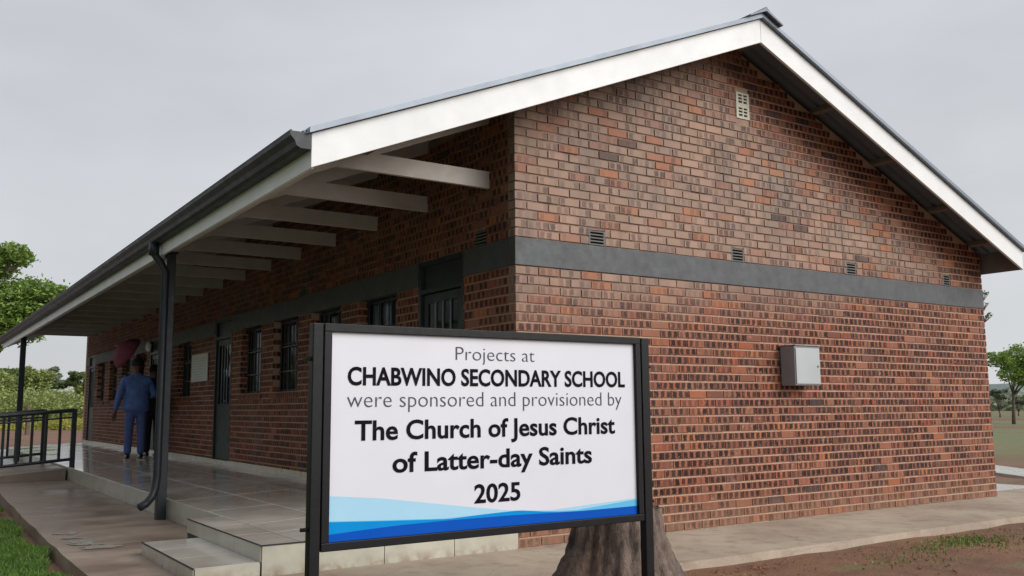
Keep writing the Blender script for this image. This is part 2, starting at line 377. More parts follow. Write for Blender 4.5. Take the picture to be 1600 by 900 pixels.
# concrete walk round the building (one L-shaped sheet), pale apron round the far sides
rough_slab('pavement', [(-3.12, -1.32), (9.3, -1.25), (9.3, 0), (9.3, .4), (7.2, .4), (-.1, .3), (-1.8, .3), (-1.8, 10.8), (-3.0, 10.8), (-3.1, 6), (-3.16, 2)], 0, -.2, M['concrete'], seed=4)
rough_slab('far_pavement', [(7.2, .42), (9.2, .42), (9.2, 23), (-5.5, 23), (-5.5, 15.4), (-1.6, 15.4), (-1.8, LEN+.1), (7.2, LEN+.1)], -.004, -.2, M['palecon'], seed=5)
rough_slab('courtyard_pavement', [(-14, 15.3), (-14, 25), (6, 27), (6, 23.02), (-5.52, 23.02), (-5.52, 15.3)], -.012, -.2, M['palecon'], seed=6)
def blob(cx, cy, rx, ry, z, seed, n=26, rot=0):
    r = random.Random(seed); P = []; ph = [r.uniform(0, 6.28) for _ in range(4)]
    for k in range(n):
        a = 2*math.pi*k/n; q = 1+.22*math.sin(2*a+ph[0])+.14*math.sin(3*a+ph[1])+.1*math.sin(5*a+ph[2])
        x, y = rx*q*math.cos(a), ry*q*math.sin(a); P.append((cx+x*math.cos(rot)-y*math.sin(rot), cy+x*math.sin(rot)+y*math.cos(rot), z))
    return MB().poly(P)
pr = random.Random(12); pm = MB()
for k in range(16):
    t_ = pr.random(); pm_x = -3.0+.22*pr.random()+.02*k/16; pm_y = 2.15+1.3*t_
    q = blob(pm_x, pm_y, pr.uniform(.03, .10), pr.uniform(.04, .16), .004+.0002*k, 40+k, 18, pr.random()*3); n0 = len(pm.v); pm.v += q.v; pm.f += [tuple(n0+i for i in f) for f in q.f]
tag(pm.build('puddle', M['water']), kind='structure')
pm = MB()
for k, (a, b, c, d) in enumerate([(8.2, -.72, .5, .16), (7.9, -.98, .8, .10), (6.9, -1.08, .5, .05)]):
    q = blob(a, b, c, d, .004+.0003*k, 5+k); n0 = len(pm.v); pm.v += q.v; pm.f += [tuple(n0+i for i in f) for f in q.f]
tag(pm.build('puddle', M['water']), kind='structure')
tag(rough_slab('puddle_sheen_strip', [(11.2, 1.2), (12.2, 1.0), (16.5, 7), (15.4, 7.4)], -.07, -.2, M['palecon'], seed=8), kind='structure')  # pale slab in place of a puddle, its colour imitating reflected sky
# ramp up to the veranda's outer edge, falling away from it
def ramp():
    mb = MB()
    x0, x1, y0, y1 = -1.9, -4.6, 10.85, 13.6
    mb.v = [(x0, y0, -.15), (x1, y0, -.15), (x1, y1, -.15), (x0, y1, -.15), (x0, y0, .19), (x1, y0, -.03), (x1, y1, -.03), (x0, y1, .19)]
    mb.f = [(0,1,2,3), (4,7,6,5), (0,4,5,1), (1,5,6,2), (2,6,7,3), (3,7,4,0)]
    return mb
tag(ramp().build('ramp', M['concrete']), kind='structure')

# ------------------------------------------------------------------ the school building
school = thing('school_building', (0, 0, 0), 'long brick classroom block with white bargeboards, grey band and open veranda on its left side', 'building')

# a chamfered brick one unit long, high and deep, its face towards -y
def brick_mesh(mat, axis):
    c = .03; mb = MB()
    F_ = [(-.5+.012, -.5+.035), (.5-.012, -.5+.035), (.5-.012, .5-.035), (-.5+.012, .5-.035)]
    O_ = [(-.5, -.5), (.5, -.5), (.5, .5), (-.5, .5)]
    L3 = [(p[0], 0, p[1]) for p in F_]+[(p[0], c, p[1]) for p in O_]+[(p[0], 1, p[1]) for p in O_]
    if axis == 'y': L3 = [(q[1], q[0]*-1, q[2]) for q in L3]        # face towards -x
    mb.v = L3; mb.f = [(0, 1, 2, 3)]
    for k in range(4):
        j = (k+1) % 4; mb.f += [(4+k, 4+j, j, k), (8+k, 8+j, 4+j, 4+k)]
    return mb.mesh('brick', mat)
BX = brick_mesh(M['brick_x'], 'x'); BY = brick_mesh(M['brick_y'], 'y')
FACE = (BL-.011, CH-.012)
def laid(axis, a0, a1, z1f, holes, top):
    """list of bricks (u0,u1,z0,z1): stretcher bond, cut round the openings and below the rake"""
    out_ = []
    for r in range(0, int(top/CH)+1):
        z0 = r*CH+.0075; z1 = (r+1)*CH-.0075
        off = BL/2*(r % 2)
        k0 = int(math.floor((a0+off)/BL)); k1 = int(math.ceil((a1+off)/BL))
        for k in range(k0, k1+1):
            u0 = max(a0, k*BL-off+.0055); u1 = min(a1, (k+1)*BL-off-.0055)
            if u0 < .03: u0 = a0
            if u1 > a1-.03: u1 = a1
            if u1-u0 < .03 or u1 <= a0+.03: continue
            segs = [(u0, u1)]
            for (h0, h1, g0, g1) in holes:
                if z1 <= g0+.004 or z0 >= g1-.004: continue
                ns = []
                for s0, s1 in segs:
                    if s1 <= h0 or s0 >= h1: ns.append((s0, s1)); continue
                    if s0 < h0-.015: ns.append((s0, h0+.003))
                    if s1 > h1+.015: ns.append((h1-.003, s1))
                segs = ns
            for s0, s1 in segs:
                if min(z1f(s0), z1f(s1)) < z1: continue
                out_.append((s0, s1, z0, z1))
    return out_
def place_bricks(bricks, axis, parent, me, hide):
    """the 300 that show largest become bricks of their own, the rest one mass"""
    r = random.Random(11); sc_ = []
    for b in bricks:
        u = (b[0]+b[1])/2; zz = (b[2]+b[3])/2
        P = (u, 0, zz) if axis == 'x' else (0, u, zz)
        q = proj(P); area = (b[1]-b[0])/(q[2]**2)
        Pa, Pb = ((b[0], 0, zz), (b[1], 0, zz)) if axis == 'x' else ((0, b[0], zz), (0, b[1], zz))
        area = abs(proj(Pb)[0]-proj(Pa)[0])*(b[3]-b[2])/q[2] if q[2] > .1 else 0
        if hide(q): area = 0
        sc_.append(area)
    order = sorted(range(len(bricks)), key=lambda i: -sc_[i]); solo = set(order[:298])
    mv, mf = [], []
    base = [v.co.copy() for v in me.vertices]; fs = [tuple(p.vertices) for p in me.polygons]
    for i, b in enumerate(bricks):
        u = (b[0]+b[1])/2; zz = (b[2]+b[3])/2; L_ = b[1]-b[0]; H_ = b[3]-b[2]
        d = r.uniform(-.003, .0025); dz = r.uniform(-.0015, .0015); a = r.uniform(-.004, .004)
        if axis == 'x': loc, s_ = (u, -.006+d, zz+dz), (L_, .11, H_)
        else: loc, s_ = (-.006+d, u, zz+dz), (.11, L_, H_)
        if i in solo:
            rot = (0, a, 0) if axis == 'x' else (a, 0, 0)
            inst('brick', me, parent, loc, rot, s_)
        else:
            n = len(mv)
            mv += [(loc[0]+c.x*s_[0], loc[1]+c.y*s_[1], loc[2]+c.z*s_[2]) for c in base]
            mf += [tuple(n+k for k in f) for f in fs]
    me2 = bpy.data.meshes.new('brickwork'); me2.from_pydata(mv, [], mf); me2.materials.append(me.materials[0]); me2.update()
    o = bpy.data.objects.new('brickwork', me2); col.objects.link(o); o.parent = parent; o['kind'] = 'stuff'
def hide_x(q): return 470 < q[0] < 1020 and 515 < q[1] < 850 or q[1] > 900
def hide_y(q): return 470 < q[0] < 1020 and 515 < q[1] < 850 or q[1] > 900

# openings: gable vents, long wall doors and windows
gv = [(.801, 1.0), (2.655, 2.85), (4.51, 4.70), (6.42, 6.58)]
UPV = (2.815, 3.015, 4.172, 4.462)
holes_x = [(a, b, B1+.0, B1+.145) for a, b in gv]+[(UPV[0], UPV[1], UPV[2], UPV[3]), (-1, 9, B0, B1)]
doors = [(.87, 1.77), (8.05, 8.95), (12.85, 13.7), (20.05, 20.95)]
wins = [(2.27, 3.22), (3.75, 4.69), (5.17, 6.11), (6.62, 7.56), (10.47, 11.37), (14.2, 15.1), (15.65, 16.58), (17.1, 18.03), (18.68, 19.62)]
WZ0, WZ1 = 17*CH, 2.37; DZ0, DZ1 = .305, 32*CH
lv = [(.47, .67), (4.9, 5.1), (7.7, 7.9), (11.8, 12.0)]
holes_y = [(a, b, DZ0-.4, DZ1) for a, b in doors]+[(a, b, WZ0, WZ1+.02) for a, b in wins]+[(a, b, B1, B1+.145) for a, b in lv]+[(-1, 99, B0, B1)]

def wall_panel(axis, a0, a1, zf, holes, mat, name, face=.0, brk=None):
    """mortar backing with real openings, TH thick: cut into cells"""
    us = sorted(set([a0, a1]+[h for q in holes for h in q[:2] if a0 < h < a1]+(brk or [])))
    zs = sorted(set([-.14]+[h for q in holes for h in q[2:]]))
    mb = MB()
    for i in range(len(us)-1):
        u0, u1 = us[i], us[i+1]; t0, t1 = zf(u0), zf(u1)
        lv_ = [z for z in zs if z < min(t0, t1)]
        for j, z0 in enumerate(lv_):
            last = j == len(lv_)-1
            z1 = None if last else lv_[j+1]
            cu = (u0+u1)/2; cz = z0+.001
            if any(h[0] <= cu <= h[1] and h[2] <= cz < h[3] for h in holes): continue
            top = [(u0, t0), (u1, t1)] if last else [(u0, z1), (u1, z1)]
            poly = [(u0, z0), (u1, z0), top[1], top[0]]
            if axis == 'x': mb.prism([(p[0], p[1]) for p in poly], 'y', face, TH)
            else: mb.prism([(p[0], p[1]) for p in poly], 'x', face, TH)
    return mb.build(name, mat, school)
zg = lambda x: ztop(x)-.06
gable = wall_panel('x', .012, W, zg, [h for h in holes_x if h[0] >= 0], M['mortar_x'], 'gable_wall', .004, [XR])
longw = wall_panel('y', TH+.002, LEN, lambda y: ztop(0)-.08, [h for h in holes_y if h[0] >= 0], M['mortar_y'], 'veranda_wall', .004)
gb = laid('x', -.006, W, lambda u: ztop(u)-.03, holes_x, 5.1)
lb = laid('y', .108, LEN, lambda u: ztop(0)-.1, holes_y, ztop(0)-.1)
lb = [b for b in lb if b[3] > .24]
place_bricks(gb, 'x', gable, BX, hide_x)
place_bricks(lb, 'y', longw, BY, hide_y)
# the return of the gable bricks seen round the corner on the veranda side (headers of the corner bricks)
MB().box(.003, .0118, .007, TH, -.14, ztop(0)-.09).build('corner_mortar', M['mortar_y'], school)
hb_ = MB()
for r_ in range(3, int((ztop(0)-.1)/CH)):
    if B0-.01 < r_*CH+.04 < B1: continue
MB().box(-.012, W+.004, -.012, .1, B0+.002, B1-.002).build('painted_band', M['band'], school, bevel=.004)
bnd = MB()
yy = [.101]+[v for d in doors for v in d]+[LEN]
for i in range(0, len(yy), 2): bnd.box(-.012, .1, yy[i], yy[i+1], B0+.002, B1-.002)
bnd.build('painted_band', M['band'], school)
# far walls, inner faces, ceiling, floor of the rooms
MB().box(W-TH, W-.001, TH, LEN-.001, -.14, ztop(W)-.08).build('rear_wall', M['mortar_y'], school)
MB().prism([(.0, -.14), (W, -.14), (W, zg(W)), (XR, zg(XR)), (0, zg(0))], 'y', LEN+.001, LEN+TH).build('end_wall', M['mortar_x'], school)
MB().box(TH+.01, W-TH-.01, 10.1, 10.25, .0, 3.0).build('partition_wall', M['plaster'], school)
MB().box(TH+.01, W-TH-.01, TH+.01, LEN-.02, 2.95, 3.0).build('ceiling', M['plaster'], school)
MB().box(TH+.001, W-TH-.002, TH+.002, LEN-.02, .0, .30).build('room_floor', M['darkfloor'], school)

# ---- vents
for a, b in gv:
    z0 = B1; v = MB().box(a+.004, b-.004, .03, .1, z0+.004, z0+.141).build('air_vent', M['black'], gable)
    fr = MB().box(a+.004, a+.022, -.004, .03, z0+.004, z0+.141).box(b-.022, b-.004, -.004, .03, z0+.004, z0+.141)
    for k in range(5): fr.box(a+.022, b-.022, -.003, .028, z0+.006+k*.03, z0+.006+k*.03+.012)
    fr.build('vent_grille', M['vent'], gable)
for a, b in lv:
    z0 = B1; MB().box(.03, .1, a+.004, b-.004, z0+.004, z0+.141).build('air_vent', M['black'], longw)
    fr = MB()
    for k in range(5): fr.box(-.003, .028, a+.006, b-.006, z0+.006+k*.03, z0+.006+k*.03+.012)
    fr.build('vent_grille', M['vent'], longw)
x0, x1, z0, z1 = UPV
MB().box(x0+.005, x1-.005, .03, .1, z0+.005, z1-.005).build('gable_vent_recess', M['black'], gable)
fr = MB(); fr.box(x0+.002, x0+.035, -.008, .03, z0+.002, z1-.002).box(x1-.035, x1-.002, -.008, .03, z0+.002, z1-.002).box(x0+.092, x0+.112, -.008, .03, z0+.002, z1-.002)
for zz, hh in ((z0+.002, .026), (z0+.052, .014), (z0+.088, .014), (z0+.122, .05), (z0+.196, .014), (z0+.232, .014), (z1-.024, .022)):
    fr.box(x0+.035, x0+.092, -.007, .028, zz, zz+hh).box(x0+.112, x1-.035, -.007, .028, zz, zz+hh)
fr.build('gable_vent_grille', M['ventw'], gable)

# ---- windows and doors on the veranda side
def window(y0, y1, ajar=False):
    X = .10
    f = MB(); t_ = .035
    f.box(X, X+.04, y0, y0+t_, WZ0, WZ1).box(X, X+.04, y1-t_, y1, WZ0, WZ1).box(X, X+.04, y0+t_, y1-t_, WZ0, WZ0+t_).box(X, X+.04, y0+t_, y1-t_, WZ1-t_, WZ1)
    w = f.build('window', M['steel'], school)
    n = 3; dy = (y1-y0-2*t_)/n
    for k in range(1, n): MB().box(X+.002, X+.038, y0+t_+k*dy-.014, y0+t_+k*dy+.014, WZ0+t_, WZ1-t_).build('mullion', M['steel'], w)
    MB().box(X+.003, X+.037, y0+t_, y1-t_, WZ1-.32, WZ1-.295).build('transom', M['steel'], w)
    for k in range(n):
        MB().box(X+.016, X+.022, y0+t_+k*dy+.014, y0+t_+(k+1)*dy-.014, WZ0+t_, WZ1-t_).build('pane', M['glass'], w)
    b = MB()
    for k in range(7):
        yk = y0+t_+(k+.5)*(y1-y0-2*t_)/7; b.tube([(X-.02, yk, WZ0+.01), (X-.02, yk, WZ1-.01)], .006, 6)
    for zk in (WZ0+.28, WZ0+.62): b.box(X-.026, X-.014, y0+.01, y1-.01, zk-.008, zk+.008)
    b.build('burglar_bars', M['steel'], w)
    # sloping brick sill course
    for k in range(int(round((y1-y0+.1)/.082))):
        yk = y0-.05+k*.082
        inst('sill_brick', SB, w, (-.02, yk, WZ0-.088))
SB = MB().prism([(0, 0), (.115, .0), (.115, .086), (0, .066)], 'y', .003, .076).mesh('sill_brick', M['brick_y'])
for (a, b) in wins: window(a, b)
def door(y0, y1, k):
    z0 = DZ0+.06 if k else DZ0+.01; X = .03; t_ = .05
    f = MB().box(X-.036, X+.05, y0, y0+t_, z0, DZ1).box(X-.036, X+.05, y1-t_, y1, z0, DZ1).box(X-.034, X+.048, y0+t_, y1-t_, DZ1-t_, DZ1).box(X-.034, X+.048, y0+t_, y1-t_, 2.30, 2.345)
    d = f.build('door', M['door'], school)
    MB().box(X, X+.03, y0+t_, y1-t_, 2.345, DZ1-t_).build('fanlight_panel', M['door'], d)
    lf = MB().box(X-.008, X+.03, y0+t_+.004, y1-t_-.004, z0+.01, 1.25).box(X-.008, X+.03, y0+t_+.004, y0+t_+.10, 1.25, 2.29).box(X-.008, X+.03, y1-t_-.10, y1-t_-.004, 1.25, 2.29).box(X-.008, X+.03, y0+t_+.10, y1-t_-.10, 2.2, 2.29)
    lf.build('door_leaf', M['door'], d, bevel=.003)
    MB().box(X+.004, X+.01, y0+t_+.10, y1-t_-.10, 1.25, 2.2).build('pane', M['glass'], d)
    for q in range(1, 4):
        yq = y0+t_+.1+(y1-y0-2*t_-.2)*q/4; MB().box(X-.006, X+.003, yq-.014, yq+.014, 1.25, 2.2).build('glazing_bar', M['doorlight'], d)
    MB().tube([(X-.02, y0+.12, 1.3), (X-.06, y0+.12, 1.3), (X-.06, y0+.24, 1.3)], .011, 8).build('handle', M['doorlight'], d, True)
    MB().box(-.02, .1, y0, y1, DZ0-.02, z0-.001).build('threshold', M['skirt'], d)
for i, (a, b) in enumerate(doors): door(a, b, i)
# pale sheet imitating sky reflected in the first window's panes
cb = MB()
ny = 40
for k in range(ny+1):
    y = 2.30+k*.88/ny; x = .165+.014*math.sin(k*1.25)
    cb.v += [(x, y, WZ0-.05), (x, y, WZ1)]
cb.f = [(2*k, 2*k+2, 2*k+3, 2*k+1) for k in range(ny)]
c = cb.build('reflection_sheet', M['reflection_sheet'], smooth=True); s_ = c.modifiers.new('thick', 'SOLIDIFY'); s_.thickness = .003
tag(c, 'pale sheet imitating sky reflected in the veranda window nearest the front door', 'reflection_sheet')

# ---- veranda slab, tiles, landing and step
VS = 1.86; LX = 2.17; LY = 1.96
def zf(x): return .300+.0457*x          # x is negative outwards
slab = MB()
slab.prism([(-VS+.008, -.14), (.0, -.14), (.0, .292), (-VS+.008, zf(-VS)-.008)], 'y', .009, LEN)
veranda = slab.build('veranda_slab', M['grout'], school)
tm = {}
def tile(w, d):
    k = (round(w, 3), round(d, 3))
    if k not in tm:
        b = .0025; mb = MB(); mb.v = [(-w/2, -d/2, -.008), (w/2, -d/2, -.008), (w/2, d/2, -.008), (-w/2, d/2, -.008), (-w/2, -d/2, -b), (w/2, -d/2, -b), (w/2, d/2, -b), (-w/2, d/2, -b),
            (-w/2+b, -d/2+b, 0), (w/2-b, -d/2+b, 0), (w/2-b, d/2-b, 0), (-w/2+b, d/2-b, 0)]
        mb.f = [(8, 9, 10, 11)]+[(4+i, 4+(i+1) % 4, 8+(i+1) % 4, 8+i) for i in range(4)]+[(i, (i+1) % 4, 4+(i+1) % 4, 4+i) for i in range(4)]
        tm[k] = mb.mesh('floor_tile', M['tile'])
    return tm[k]
ang = -math.atan(.0457); nrow = 35; tl = (LEN-.01)/nrow
tr = random.Random(5)
for j in range(nrow):
    for i in range(3):
        xc = -(i+.5)*.62; inst('floor_tile', tile(.615, tl-.004), veranda, (xc, .005+(j+.5)*tl, zf(xc)+tr.uniform(-.0008, .0008)), (0, ang, 0))
zE = zf(-VS)
rm = {}
def riser(a0, a1, z0, z1, axis, pos, parent):
    w = a1-a0-.004
    if axis == 'y': mb = MB().box(pos, pos+.01, a0+.002, a1-.002, z0, z1)      # faces -x
    else: mb = MB().box(a0+.002, a1-.002, pos, pos+.01, z0, z1)               # faces -y
    return mb.build('riser_tile', M['riser'], parent)
for j in range(nrow):
    a0 = .005+j*tl; a1 = a0+tl
    if a1 < LY: continue
    riser(max(a0, LY+.004), a1, .003, zE-.006, 'y', -VS-.003, veranda)
xs_ = [0, -.61, -1.22, -1.83, -LX+.004]
steps = thing('entrance_steps', (-2.2, .9, 0), 'cream tiled landing and lower step at the front corner of the veranda', 'steps')
steps.location = (0, 0, 0)
core = MB().box(-LX+.009, -VS-.004, .009, LY, -.1, zE-.010).build('landing_core', M['grout'], steps)
for j in range(3):
    a0 = .005+j*LY/3; inst('floor_tile', tile(.30, LY/3-.004), core, (-(VS+LX)/2-.001, a0+LY/6, zE-.002))
for j in range(3): riser(.003+j*.62, min(LY, .003+(j+1)*.62) if j < 2 else LY, .1, zE-.004, 'y', -LX-.002, steps)
MB().box(-LX, -VS-.006, LY+.001, LY+.012, .003, zE-.004).build('landing_end_tile', M['riser'], steps)
for i in range(4):
    t0, t1 = xs_[i+1], xs_[i]
    mb = MB(); a, b_ = t0+.003, t1-.003
    mb.v = [(a, -.008, -.05), (b_, -.008, -.05), (b_, -.008, zf(max(b_, -VS))-.006), (a, -.008, zf(max(a, -VS))-.006), (a, .008, -.05), (b_, .008, -.05), (b_, .008, zf(max(b_, -VS))-.006), (a, .008, zf(max(a, -VS))-.006)]
    mb.f = [(0,1,2,3), (4,7,6,5), (0,3,7,4), (1,5,6,2), (3,2,6,7)]
    mb.build('riser_tile', M['riser'], steps)
low = MB().box(-2.62, -LX-.004, .009, 1.545, -.1, .092).build('lower_step_core', M['grout'], steps)
for j in range(3): inst('floor_tile', tile(.45, .511), low, (-2.397, .009+(j+.5)*.514, .1))
for j in range(3): riser(.005+j*.515, .005+(j+1)*.515, -.02, .094, 'y', -2.632, steps)
MB().box(-2.62, -LX-.005, -.004, .007, -.05, .094).build('riser_tile', M['riser'], steps)
MB().box(-2.62, -LX-.005, 1.547, 1.557, -.02, .094).build('riser_tile', M['riser'], steps)
# dark metal edge strips on the nosings
tr_ = MB().box(-LX-.006, -LX+.006, -.010, LY, zE-.006, zE+.001)
tr_.build('nosing_strip', M['steel'], steps)
MB().box(-2.638, -2.626, -.008, 1.556, .094, .102).build('nosing_strip', M['steel'], steps)
nb = MB(); nb.v = [(-LX, -.012, zE-.006), (-VS, -.012, zE-.006), (.0, -.012, .294), (0, -.012, .301), (-VS, -.012, zE+.002), (-LX, -.012, zE+.002)]
nb.v += [(v[0], .004, v[2]) for v in nb.v]; nb.f = [(0,1,4,5), (1,2,3,4), (6,11,10,7), (7,10,9,8), (5,4,10,11), (4,3,9,10)]
nb.build('nosing_strip', M['steel'], steps)
sk = MB(); cuts = [.0]+[v for d in doors for v in d]+[LEN]
for i in range(0, len(cuts), 2): sk.box(-.02, -.007, cuts[i], cuts[i+1], .28, .372)
sk.build('skirting', M['skirt'], school)

# ---- roof
def roof():
    mb = MB(); P = []; y = YF-.03; pitch = .19
    prof = []
    while y < YB+.02:
        prof += [(y, .0), (y+.05, .0), (y+.065, .036), (y+.095, .036), (y+.11, 0)]; y += .172
    for side in (-1, 1):
        xe = XR+side*(XR-XL+.05)
        n0 = len(mb.v)
        for (yy_, h) in prof:
            mb.v += [(XR, yy_, ZR+.006+h), (xe, yy_, ztop(xe)+.006+h)]
        k = len(prof)
        mb.f += [(n0+2*i, n0+2*i+2, n0+2*i+3, n0+2*i+1) for i in range(k-1)]
    return mb
rf = roof().build('roof_sheeting', M['roof'], school); s_ = rf.modifiers.new('thick', 'SOLIDIFY'); s_.thickness = .002; s_.offset = 1
# barge flashing: a folded strip along the rake
for side in (-1, 1):
    xe = XR+side*(XR-XL+.03)
    mb = MB().prism([(XR, ZR+.004), (xe, ztop(xe)+.004), (xe, ztop(xe)+.046), (XR, ZR+.046)], 'y', YF-.045, YF+.05)
    mb.build('barge_flashing', M['roof'], rf)
rc = MB(); rc.prism([(XR-.24, ZR-.24*SL+.05), (XR, ZR+.055), (XR+.24, ZR-.24*SL+.05), (XR+.24, ZR-.24*SL+.066), (XR+.05, ZR+.06), (XR, ZR+.10), (XR-.05, ZR+.06), (XR-.24, ZR-.24*SL+.066)], 'y', YF-.09, YB+.08)
rc.build('ridge_cap', M['ridge'], rf)
# bargeboards
for side in (-1, 1):
    xe = XL if side < 0 else XE
    for yb in (YF, YB-.03):
        MB().prism([(XR+side*.0015, ZR), (xe, ztop(xe)), (xe, ztop(xe)-HB), (XR+side*.0015, ZR-HB)], 'y', yb, yb+.03).build('bargeboard', M['white'], school, bevel=.003)
# fascias
MB().box(XL+.001, XL+.029, YF+.031, YB-.031, ZL-HB+.001, ZL+.014).build('fascia', M['white'], school)
MB().box(XE-.029, XE-.001, YF+.031, YB-.031, ZL-HB+.001, ZL+.014).build('fascia', M['raw'], school)
# gutter, an ogee trough along the veranda eave, with stop end
gp = [(-.0, -.115), (-.075, -.115), (-.105, -.10), (-.118, -.065), (-.15, -.03), (-.155, .0), (-.145, .004), (-.14, -.025), (-.108, -.06), (-.096, -.09), (-.072, -.105), (-.008, -.105), (-.008, .0), (0, .0)]
g_ = MB().prism([(XL-.003+p[0], ZL-.005+p[1]) for p in gp], 'y', YF+.0, YB).build('gutter', M['gutter'], school)
ge = [gp[i] for i in (0, 1, 2, 3, 4, 5)]+[(0, .004)]
MB().prism([(XL-.003+p[0]*1.03, ZL-.005+p[1]) for p in ge], 'y', YF-.008, YF-.001).build('gutter_stop_end', M['gutter'], g_)
gs = MB()
MB().tube([(XL-.152, YF, ZL-.002), (XL-.152, YB, ZL-.002)], .009, 6).build('gutter_bead', M['gutter'], g_)
# trusses and purlins
ty = [.41+1.175*k for k in range(18)]
for y in ty:
    t_ = MB()
    for side in (-1, 1):
        xa, xb = (XL+.03, XR) if side < 0 else (XR, XE-.03)
        t_.prism([(xa, ztop(xa)-.05), (xb, ztop(xb)-.05), (xb, ztop(xb)-.19), (xa, ztop(xa)-.19)], 'y', y, y+.038)
    tr0 = t_.build('truss', M['timber'], school)
    MB().prism([(-1.47, 3.135), (.0, 3.135), (.0, 3.29), (-1.45+.3*.3, 3.29)], 'y', y-.002, y+.036).build('tie_beam', M['timber'], tr0)
    # (the tie runs out to the rafter; its outer end is cut to the slope)
for k, s0 in enumerate([.2, 1.39, 2.46, 3.55, 4.4]):
    for side in (-1, 1):
        x = XR+side*s0
        MB().prism([(x-.025, ztop(x-.025)-.05), (x+.025, ztop(x+.025)-.05), (x+.025, ztop(x+.025)-.001), (x-.025, ztop(x-.025)-.001)], 'y', YF+.032, YB-.032).build('purlin', M['raw'], school)
# gable ladder blocks carrying the bargeboard
for x in (-1.2,):
    MB().prism([(x-.02, ztop(x-.02)-.17), (x+.02, ztop(x+.02)-.17), (x+.02, ztop(x+.02)-.052), (x-.02, ztop(x-.02)-.052)], 'y', YF+.031, -.012 if x > 0 else .40).build('outrigger', M['timber'], school)
# posts under the gutter line
for y in (4.0, 11.0, 18.0):
    if y == 11.0: continue
    p = MB().box(-1.98-(.02 if y > 10 else 0), -1.88, y-.05, y+.05, -.05, 2.88).build('veranda_post', M['steel'], school, bevel=.006)
    MB().box(-2.0, -1.86, y-.07, y+.07, 2.88, 2.9).build('post_cap_plate', M['steel'], p)
    if y < 10:
        dp_ = MB().tube([(-2.12, y-.06, 2.98), (-2.12, y-.06, 2.86), (-2.05, y-.08, 2.76), (-2.0, y-.10, 2.66), (-2.0, y-.10, .46), (-2.015, y-.105, .34), (-2.05, y-.12, .25), (-2.11, y-.15, .19), (-2.18, y-.18, .155)], .042, 14).build('downpipe', M['steel'], school, True)
        MB().tube([(-2.12, y-.06, 2.98), (-2.12, y-.06, 2.84)], .056, 14).build('outlet_collar', M['steel'], dp_, True)
MB().box(-1.96, -1.90, YF+.04, YB-.04, 2.9, 2.99).build('eave_beam', M['timber'], school)

# ------------------------------------------------------------------ things on and by the building
mbx = thing('meter_box', (3.52, 0, 1.365), 'grey steel meter box mounted on the brick gable wall', 'meter box')
MB().box(-.20, .195, -.20, -.016, -.0, .41).build('case', M['box'], mbx, bevel=.006)
MB().box(-.19, .185, -.212, -.201, .015, .385).build('box_door', M['boxdoor'], mbx, bevel=.004)
MB().box(-.205, .20, -.216, -.014, .411, .418).build('rain_lip', M['box'], mbx)
MB().tube([(.15, -.212, .2), (.15, -.224, .2)], .010, 10).build('latch', M['box'], mbx)
nb_ = thing('notice_board', (-.02, 9.79, 1.88), 'white printed notice sheet on the veranda wall beside the second door', 'notice')
MB().box(-.012, .0, -.50, .50, -.235, .235).build('sheet', M['paper'], nb_)
rl = MB()
for k in range(9): rl.box(-.0135, -.0125, -.42, .42, -.2+k*.045, -.194+k*.045)
rl.build('printed_rules', M['rule'], nb_)
lm = thing('wall_lamp', (-.01, 13.55, 2.47), 'round white bulkhead lamp on the veranda wall above the umbrella', 'lamp')
MB().tube([(0, 0, 0), (-.03, 0, 0)], .08, 20).build('lamp_base', M['gutter'], lm)
MB().tube([(-.03, 0, 0), (-.06, 0, 0), (-.09, 0, 0), (-.11, 0, 0), (-.12, 0, 0)], [.11, .115, .10, .065, .02], 20).build('lamp_globe', M['lamp'], lm, True)

# railings along the ramp
def railing(y, x0, x1, label, group):
    r = thing('railing', (x0, y, 0), label, 'railing', group)
    n = 13; L_ = x1-x0
    def zr(t): return .19+(-.03-.19)*min(1, max(0, (-(x0+t)-1.9)/2.7))
    for h, rad in ((.98, .032), (.16, .026), (.86, .014)):
        MB().tube([(0, 0, h+zr(0)), (L_, 0, h+zr(L_))], rad, 8).build('rail', M['steel'], r)
    for k in range(n+1):
        t = L_*k/n
        if k % 6 == 0 or k == n: MB().box(t-.038, t+.038, -.038, .038, zr(t)-.15, 1.0+zr(t)).build('rail_post', M['steel'], r)
        else: MB().box(t-.021, t+.021, -.021, .021, .16+zr(t), .97+zr(t)).build('baluster', M['steel'], r)
    return r
railing(10.78, -1.82, -4.55, 'charcoal steel railing along the near edge of the ramp', 'ramp railings')
railing(13.5, -1.95, -4.55, 'charcoal steel railing along the far edge of the ramp', 'ramp railings')

# the sign: a black steel frame on two posts, parallel to the gable wall
SY = -2.72
def sg(u, v):
    d = _fw+_R*((u-800)/F)-_U*((v-450)/F); k = (SY-CAM.y)/d.y; q = CAM+d*k; return q.x, q.z
PX0, PX1, PZ0, PZ1 = sg(514, 700)[0], sg(993, 700)[0], sg(509, 848)[1], sg(990, 538)[1]
FX0, FX1 = sg(505, 700)[0], sg(1004, 700)[0]
sign = thing('sign_board', ((PX0+PX1)/2, SY, -.12), 'white school project sign in a black steel frame on two posts', 'sign')
sx = sign.location.x; S0 = -.12
def sb(x0, x1, y0, y1, z0, z1, mb=None): return (mb or MB()).box(x0-sx, x1-sx, y0, y1, z0-S0, z1-S0)
sb(PX0-.0, PX1+.0, .0, .02, PZ0, PZ1).build('sign_panel', M['panel'], sign)
fw_ = .036
sb(PX0-fw_, PX1+fw_, -.02, .03, PZ1, PZ1+fw_).build('frame_rail', M['frame'], sign, bevel=.003)
sb(PX0-fw_, PX1+fw_, -.02, .03, PZ0-fw_, PZ0).build('frame_rail', M['frame'], sign, bevel=.003)
sb(PX0-fw_, PX0, -.019, .029, PZ0, PZ1).build('frame_stile', M['frame'], sign, bevel=.003)
